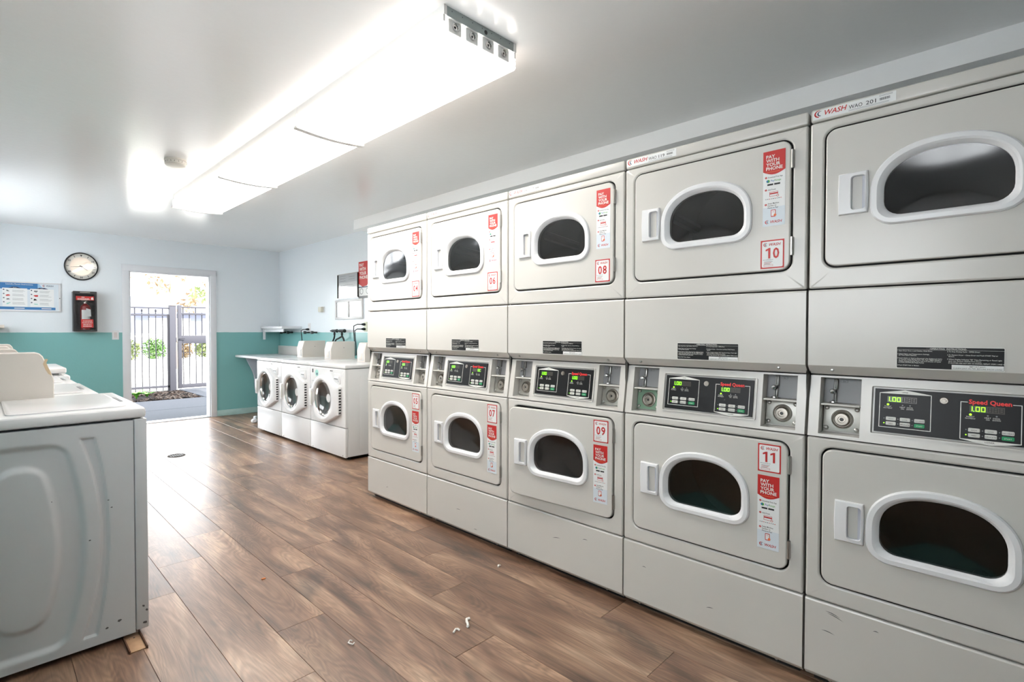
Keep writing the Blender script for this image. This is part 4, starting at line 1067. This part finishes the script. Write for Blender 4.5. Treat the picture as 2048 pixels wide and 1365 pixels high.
for x in (-.30, .017):
    mb = MB().box(x, x + .283, -.006, 0, .028, .222, PAPER)
    for k in range(3): mb.add([(x + .14 + (.05 + .04 * k + w_) * math.cos(a), -.0066, .045 + (.05 + .04 * k + w_) * .8 * math.sin(a)) for w_ in (0, .003) for a in [PI * (.12 + .08 * q) for q in range(10)]], [(q, q + 1, q + 11, q + 10) for q in range(9)], LINEGREY)
    mb.obj('printed_sheet', df); MB().box(x, x + .283, -.013, -.011, .028, .222, CLEARPLASTIC).obj('clear_cover', df)
rp = wallthing('payment_poster', 'red and white pay with your phone poster beside the stacked dryers', 'poster', 5.44, 1.62)
mb = MB().box(-.185, .185, -.004, 0, 0, .445, PAPER); t = -.0045
mb.flat([(-.185, .18), (-.10, .14), (.0, .15), (.06, .2), (.075, .3), (.06, .445), (-.185, .445)], t, RED)
for k, b in enumerate(('PAY', 'WITH', 'YOUR', 'PHONE')): mb.text(b, -.165, .385 - .05 * k, t - .0004, .055, LINEWHITE, bold=.02)
for x in (-.12, .02): mb.flat(circ(x, .085, .038, 20), t, LINEGREY); mb.flat(circ(x, .085, .03, 20), t - .0003, PAPER)
mb.rect(-.185, .185, .13, .142, t - .0002, NAVY); mb.rect(-.185, .185, 0, .03, t, LINEGREY); mb.obj('sheet', rp)
bx = wallthing('thermostat_box', 'small beige box on the wall beside the frames', 'wall box', 6.56, 1.475)
MB().box(-.055, .055, -.006, 0, 0, .08, PLASTIC, .002).obj('back_plate', bx); MB().box(-.05, .035, -.045, -.006, .005, .075, mat('beige_plastic', (208, 206, 192), .5), .006, 3).obj('cover', bx)
OUT = mat('outlet_plate', (224, 222, 222), .35); OUTG = mat('ivory_outlet_plate', (214, 218, 196), .4)
def outlet(y, z, label, m, plugs):
    t_ = wallthing('wall_outlet', label, 'outlet', y, z)
    MB().plate(rrect(-.036, .036, -.06, .06, .004, 3), -.007, 0, m, .002).obj('cover_plate', t_)
    for zz in (-.028, .028): 
        mb = MB().plate(rrect(-.017, .017, zz - .014, zz + .014, .008, 4), -.0095, -.006, m, .001)
        for xx in (-.007, .007): mb.box(xx - .0012, xx + .0012, -.0102, -.009, zz - .003, zz + .006, BLACK)
        mb.obj('receptacle', t_)
    return t_
outlet(6.955, 1.275, 'white double outlet beside the corner shelf', OUT, 1)
outlet(5.475, 1.275, 'ivory double outlet beside the stacked dryers', OUTG, 2)
def cord(y, z, pts, label, r=.006):
    t_ = wallthing('power_cord', label, 'cord', y, z)
    MB().lathe([(.0001, 0), (.014, 0), (.016, -.02), (.010, -.045), (.006, -.05)], (0, -.01, 0), 'y', BLACK, 12).obj('plug', t_)
    MB().tube(pts, r, BLACK, 8).obj('cable', t_)
cord(6.955, 1.247, [(0, -.055, 0), (-.02, -.09, -.003), (-.05, -.10, -.02), (-.062, -.09, -.07), (-.06, -.08, -.18), (-.045, -.07, -.33)], 'black power cord plugged into the outlet beside the corner shelf')
cord(5.475, 1.303, [(0, -.055, 0), (-.03, -.10, 0), (-.09, -.11, -.02), (-.11, -.1, -.08), (-.112, -.09, -.2), (-.115, -.08, -.38)], 'black power cord plugged into the upper socket beside the dryers')
cord(5.475, 1.247, [(0, -.055, 0), (-.03, -.10, 0), (-.075, -.105, -.02), (-.095, -.09, -.07), (-.10, -.075, -.2), (-.10, -.07, -.32)], 'black power cord plugged into the lower socket beside the dryers')
HOSE = mat('black_rubber_hose', (34, 40, 40), .55)
for y, lab in ((7.74, 'black water tap under the corner shelf, nearer the corner'), (7.50, 'black water tap under the corner shelf, nearer the outlet'), (6.95, 'black water tap below the white double outlet'), (6.73, 'black water tap between the outlet and the wall box')):
    v = wallthing('water_tap', lab, 'tap', y, 1.178)
    MB().lathe([(.0001, 0), (.012, 0), (.012, -.05), (.02, -.055), (.022, -.085), (.0001, -.09)], (0, 0, .025), 'y', HOSE, 14).obj('spout', v)
    MB().box(-.045, .045, -.075, -.06, .018, .034, HOSE, .006).obj('handle', v)
tp = wallthing('tap_manifold', 'dark twin tap pipe with hoses above the washers', 'pipe', 6.03, 1.225)
MB().lathe([(.0001, -.2), (.010, -.2), (.010, .18), (.0001, .18)], (0, -.06, 0), 'x', HOSE, 12).obj('pipe', tp)
for x in (-.1, .09):
    MB().lathe([(.0001, -.06), (.018, -.058), (.018, .055), (.022, .058), (.022, .07), (.0001, .07)], (x, -.06, 0), 'x', HOSE, 14).obj('tap_body', tp)
    MB().lathe([(.008, 0), (.014, -.03), (.014, -.05), (.010, -.06), (.010, -.075)], (x, -.06, 0), 'z', HOSE, 12).obj('tap_outlet', tp)
MB().tube([(-.1, -.06, -.07), (-.105, -.065, -.10), (-.14, -.06, -.13), (-.155, -.05, -.2), (-.155, -.05, -.33)], .011, HOSE).obj('hose', tp)
MB().tube([(.09, -.06, -.07), (.05, -.075, -.09), (-.02, -.08, -.11), (-.07, -.075, -.15), (-.09, -.06, -.22), (-.09, -.06, -.33)], .011, HOSE).obj('hose', tp)
MB().tube([(.1, -.06, -.07), (.13, -.06, -.10), (.15, -.06, -.14), (.18, -.05, -.22), (.18, -.05, -.33)], .011, HOSE).obj('hose', tp)

# ------------------------------------------------------------------ small things on the floor
dr = thing('floor_drain', 'round metal drain set in the wood floor', 'drain', (1.385, 5.71, 0))
DRM = mat('drain_metal', (74, 66, 60), .75, spec=.15)
MB().lathe([(.078, 0), (.078, .003), (.066, .004), (.066, .001), (.0001, .001)], (0, 0, 0), 'z', DRM, 32).obj('rim', dr)
mb = MB()
for k in range(6): mb.box(-.055 + .02 * k, -.047 + .02 * k, -.045, .045, .0012, .0032, BLACK)
mb.obj('grate_slots', dr)
LINT = mat('white_scrap', (232, 230, 226), .8)
def scrap(loc, pts, label, r=.004):
    o = MB().tube([(a, b, .004 + .003 * (k % 2)) for k, (a, b) in enumerate(pts)], r, LINT, 6).obj('paper_scrap', None, (*loc, 0)); return tag(o, label, 'scrap', 'white scraps on the wood floor')
scrap((1.461, 1.585), [(.028, .018), (.012, .018), (.002, .006), (-.006, -.008), (-.016, -.022), (-.022, -.024)], 'long curved white scrap on the wood floor', .0055)
scrap((1.388, 1.574), [(-.018, -.004), (-.004, .002), (.006, .010), (.010, .0), (.012, -.008)], 'small bent white scrap beside the long curved one', .004)
scrap((1.03, 1.792), [(.016, .010), (.010, .016), (-.002, .010), (-.002, -.004), (.006, -.012), (.014, -.010)], 'thin hooked white scrap lying on a dark wood knot', .0025)
scrap((1.935, 1.86), [(-.01, -.006), (.0, .002), (.01, .0)], 'tiny white scrap near the base of dryer 06', .005)
tag(MB().box(-.010, .010, -.006, .006, 0, .005, mat('orange_crumb', (196, 120, 70), .8), .002).obj('crumb', None, (.998, 2.563, 0)), 'small orange crumb on the wood floor', 'crumb')
sb = thing('wooden_shim', 'small wooden shim plate with two raised edges under the top-loading washer', 'shim', (.425, 2.386, 0))
SHM = mat('bare_wood', (176, 140, 108), .7, mottle=.2, mscale=40)
MB().box(-.026, .026, -.076, .07, 0, .004, SHM, .001).obj('plate', sb)
for x in (-.031, .026): MB().box(x, x + .005, -.08, .07, 0, .012, mat('dark_wood_edge', (96, 62, 44), .7), .001).obj('edge_strip', sb)
mb = MB()
for x, y, r in ((.004, .03, .004), (-.012, .028, .002)): mb.lathe([(r, .0042), (.0001, .0043)], (x, y, 0), 'z', BLACK, 8)
mb.obj('nail_hole', sb)

# ------------------------------------------------------------------ outdoors
CONC = mat('speckled_concrete', (62, 64, 69), .95, spec=.08, mottle=.35, mscale=120, bump=.4, bscale=160)
CONCW = mat('pale_concrete', (214, 212, 206), .9, mottle=.06)
GZ = -.03
ground = struct(MB().box(-40, 60, 8.09, 110, -.3, GZ - .02, mat('joint_sand', (168, 168, 166), .9)).obj('ground'))
def slab(x0, x1, y0, y1, m=CONC): MB().box(x0, x1, y0, y1, GZ - .05, GZ, m, .004, 1).obj('paving_slab', ground)
for x0, x1 in ((-3, .55), (.56, 3.1), (3.12, 6)):
    slab(x0, x1, 8.1, 9.42); slab(x0, x1, 9.435, 10.76)
slab(-3, .3, 10.775, 12.6); slab(3.12, 6, 10.775, 12.6)
slab(-12, 24, 12.62, 14.0, CONCW); slab(-20, 40, 14.02, 26, CONCW); slab(-20, 40, 26.03, 40, CONCW)
# mulch bed
mulch = MB(); MC = [mat('mulch_brown', (50, 39, 34), .95, spec=.1), mat('mulch_dark', (26, 22, 21), .95, spec=.1), mat('mulch_grey', (70, 62, 57), .95, spec=.1)]
def in_bed(x, y):
    if abs(y - 12.3) < .07 and x < 3.02 or math.hypot(x - 2.1, y - 11.35) < .3 or math.hypot(x - 2.32, y - 11.6) < .17: return False
    return .36 < x < 3.05 and 10.84 < y < 12.2
MB().box(.31, 3.1, 10.78, 12.58, GZ - .04, GZ - .012, MC[1]).obj('soil_bed', ground)
for k in range(2600):
    x, y = random.uniform(1.2, 3.1), random.uniform(10.8, 12.5)
    if not in_bed(x, y): continue
    a, l, w_, hh = random.random() * PI, random.uniform(.02, .05), random.uniform(.008, .018), random.uniform(.006, .02)
    c_, s_ = math.cos(a), math.sin(a); z = GZ - .014 + random.random() * .012; tl_ = random.uniform(-.01, .015)
    V = [(x + c_ * p * l - s_ * q * w_, y + s_ * p * l + c_ * q * w_, z + (hh if e else 0) + p * tl_) for e in (0, 1) for p, q in ((-1, -1), (1, -1), (1, 1), (-1, 1))]
    mulch.add(V, [(4, 5, 6, 7), (0, 1, 5, 4), (1, 2, 6, 5), (2, 3, 7, 6), (3, 0, 4, 7)], random.choice(MC))
tag(mulch.obj('mulch'), 'brown bark mulch in the bed below the iron fence', 'mulch', kind='stuff')
# plants
LEAF = [mat('leaf_bright', (96, 160, 44), .5), mat('leaf_green', (60, 118, 34), .5)]
def plant(loc, n, h, label):
    t_ = thing('bed_plant', label, 'plant', loc, 0, 'plants in the mulch bed')
    for k in range(n):
        a = k * 2.4; ln = h * random.uniform(.7, 1.1); mb = MB(); L = []
        for i in range(6):
            u = i / 5; rr = ln * (.15 + .75 * u); zz = ln * (1.1 * u - .55 * u * u) ; w_ = .018 * math.sin(PI * min(1, .12 + u * .88)) + .001
            L.append([(rr * math.cos(a) * u - w_ * math.sin(a), rr * math.sin(a) * u + w_ * math.cos(a), zz), (rr * math.cos(a) * u, rr * math.sin(a) * u, zz - .004), (rr * math.cos(a) * u + w_ * math.sin(a), rr * math.sin(a) * u - w_ * math.cos(a), zz)])
        mb.loft(L, LEAF[k % 2], closed=False); mb.obj('leaf', t_)
plant((2.10, 11.35, GZ - .01), 26, .28, 'bright green leafy plant in the mulch beside the doorway')
plant((2.32, 11.6, GZ - .01), 14, .16, 'low green plant deeper in the mulch bed')
# fence and gate
IRON = mat('grey_iron_paint', (50, 50, 56), .7, spec=.15)
IRON2 = mat('dark_iron_paint', (32, 32, 37), .7, spec=.15)
FY = 12.3
fn = thing('iron_fence', 'grey iron fence panel with spear-topped pickets', 'fence', (0, FY, GZ))
for z0, z1, d in ((1.715, 1.745, .03), (1.565, 1.60, .03), (.785, .795, .012), (.075, .125, .04)): MB().box(-2.0, 2.866, -d / 2, d / 2, z0, z1, IRON, .003).obj('rail', fn)
def picket(spear):
    mb = MB().box(-.009, .009, -.009, .009, .02, 1.655 if spear else 1.715, IRON2)
    if spear: mb.lathe([(.009, 1.645), (.018, 1.655), (.019, 1.68), (.006, 1.705), (.0001, 1.71)], (0, 0, 0), 'z', IRON2, 8)
    return mb
for k in range(38):
    x = 2.752 - .1225 * k
    if x < -1.95: break
    shared('picket', ('picket', k % 2), lambda: picket(k % 2 == 1), fn, (x, 0, 0))
MB().box(2.836, 2.866, -.02, .02, 0.0, 1.60, IRON2, .003).obj('end_bar', fn)
gp = thing('gate_post', 'square grey iron gate post', 'post', (2.93, FY, GZ))
MB().box(-.06, .06, -.06, .06, -.02, 1.775, IRON, .006).obj('post', gp); MB().box(-.064, .064, -.064, .064, 1.775, 1.79, IRON, .004).obj('cap', gp)
MB().box(.055, .075, -.05, .02, 1.02, 1.12, IRON2, .004).obj('strike_plate', gp)
gt = thing('iron_gate', 'grey iron gate with a solid lock plate', 'gate', (3.03, FY, GZ))
MB().box(0, .075, -.03, .03, .04, 1.80, IRON, .005).obj('stile', gt); MB().box(1.06, 1.13, -.03, .03, .04, 1.80, IRON, .005).obj('stile', gt)
for z0, z1, d in ((1.745, 1.775, .03), (1.60, 1.64, .05), (.785, .795, .012), (.045, .13, .05)): MB().box(.075, 1.06, -d / 2, d / 2, z0, z1, IRON, .003).obj('rail', gt)
MB().box(.075, 1.06, -.02, .02, .99, 1.16, IRON, .004).obj('lock_plate', gt)
MB().box(.0, .12, -.075, -.06, 1.085, 1.10, IRON2, .003).box(.02, .035, -.065, -.03, 1.085, 1.10, IRON2).obj('lever_handle', gt)
for k in range(8):
    shared('picket', ('gpicket', k % 2), lambda: MB().box(-.009, .009, -.009, .009, .13, 1.655 if k % 2 else 1.745, IRON2), gt, (.105 + .1225 * k, 0, 0))
# far fence, planting, houses, trees
WHF = mat('white_fence_paint', (236, 236, 232), .6)
ff = thing('white_fence', 'low white rail fence across the pale driveway', 'fence', (0, 30, GZ))
for z in (.25, .95): MB().box(-2, 18, -.03, .03, z, z + .1, WHF).obj('rail', ff)
for k in range(80): shared('slat', ('wslat',), lambda: MB().box(-.045, .045, -.02, .02, .05, 1.15, WHF), ff, (-1.9 + .25 * k, 0, 0))
LEAFM = [mat('shrub_olive', (84, 96, 54), .8), mat('shrub_green', (66, 98, 44), .8), mat('shrub_autumn', (96, 78, 54), .8)]
def leafball(mb, c, r, n, m, sz):
    for _ in range(n):
        v = Vector((random.gauss(0, 1), random.gauss(0, 1), random.gauss(0, 1))).normalized() * r * random.random() ** .4
        p = Vector(c) + v; a = Vector((random.gauss(0, 1), random.gauss(0, 1), random.gauss(0, 1))).normalized(); b = a.cross(Vector((.3, .5, .8))).normalized()
        s_ = sz * random.uniform(.6, 1.3)
        mb.add([p - a * s_, p + b * s_ * .5, p + a * s_, p - b * s_ * .5], [(0, 1, 2, 3)], m)
for k, (x, y, r, mi, lab) in enumerate([(4.6, 26.6, .5, 0, 'round olive shrub behind the fence panel, beside the post'), (5.75, 27.2, .52, 1, 'round green shrub behind the middle of the fence panel'), (6.85, 27.0, .45, 2, 'round autumn-brown shrub behind the fence panel'), (7.95, 27.5, .5, 0, 'round olive shrub behind the iron gate'), (9.1, 27.0, .5, 1, 'round green shrub behind the iron gate')]):
    t_ = thing('garden_shrub', lab, 'shrub', (x, y, GZ), 0, 'shrubs across the driveway')
    mb = MB(); leafball(mb, (0, 0, r * .85), r, 900, LEAFM[mi], .07); mb.obj('foliage', t_)
    mb = MB()
    for q in range(4): mb.tube([(0, 0, 0), (.15 * math.cos(q * 1.6), .15 * math.sin(q * 1.6), r)], .015, MC[0], 5)
    mb.obj('stem', t_)
BARK = mat('pale_bark', (120, 98, 80), .9)
def tree(loc, h, branches, leaves, label, m, lean=(0, 0), sz=.09):
    t_ = thing('garden_tree', label, 'tree', loc, 0, 'trees beyond the gate')
    MB().tube([(0, 0, 0), (lean[0] * .4, lean[1] * .4, h * .4), (lean[0], lean[1], h)], [.14, .11, .05], BARK, 9).obj('trunk', t_)
    fo = MB()
    for (z0, dx, dz, ln) in branches:
        f_ = z0 / h; b0 = Vector((lean[0] * f_, lean[1] * f_, z0)); d_ = Vector((dx, random.uniform(-.3, .3), dz)).normalized(); pts = [b0 + d_ * ln * q / 5 + Vector((random.gauss(0, .05), 0, random.gauss(0, .05))) * q for q in range(6)]
        MB().tube(pts, [.05, .042, .034, .026, .018, .008], BARK, 7).obj('branch', t_)
        for q in range(1, 6): leafball(fo, pts[q], .32, leaves, m, sz)
    fo.obj('foliage', t_)
tree((4.66, 19.5, GZ), 4.2, [(1.9, .9, .6, 2.2), (2.4, -.8, .7, 1.8), (3.0, .8, .9, 1.8), (3.6, -.5, .8, 1.4)], 26, 'pale-barked tree with slanting branches behind the gate post', LEAFM[2])
tree((7.6, 22.0, GZ), 4.6, [(2.0, .8, .5, 1.6), (2.2, -.8, .4, 1.4), (2.9, .6, .7, 1.5), (3.4, -.7, .7, 1.5)], 46, 'leafy tree behind the iron gate', LEAFM[0])
tree((3.6, 24.5, GZ), 5.5, [(3.6, .9, .4, 2.2), (4.2, .8, .6, 1.8), (4.4, -.8, .4, 1.6)], 20, 'sparse tree overhanging the fence panel', LEAFM[0])
hb = thing('grey_building', 'low grey garage building beyond the white fence', 'building', (9.2, 36.0, GZ))
HW = mat('grey_siding', (84, 88, 104), .8)
MB().box(-2.6, 4.5, 0, 6, 0, 2.35, HW).obj('wall', hb)
mb = MB(); mb.loft([[(-3.0, -.5, 2.3), (-3.0, 6.5, 2.3), (-3.0, 3, 3.5)], [(5, -.5, 2.3), (5, 6.5, 2.3), (5, 3, 3.5)]], mat('slate_roof', (84, 88, 104), .8), True, True); mb.obj('roof', hb)
for k in range(2):
    MB().box(-1.9 + 3 * k, .4 + 3 * k, -.03, 0, .02, 2.05, mat('garage_door_paint', (206, 206, 206), .6)).obj('garage_door', hb)
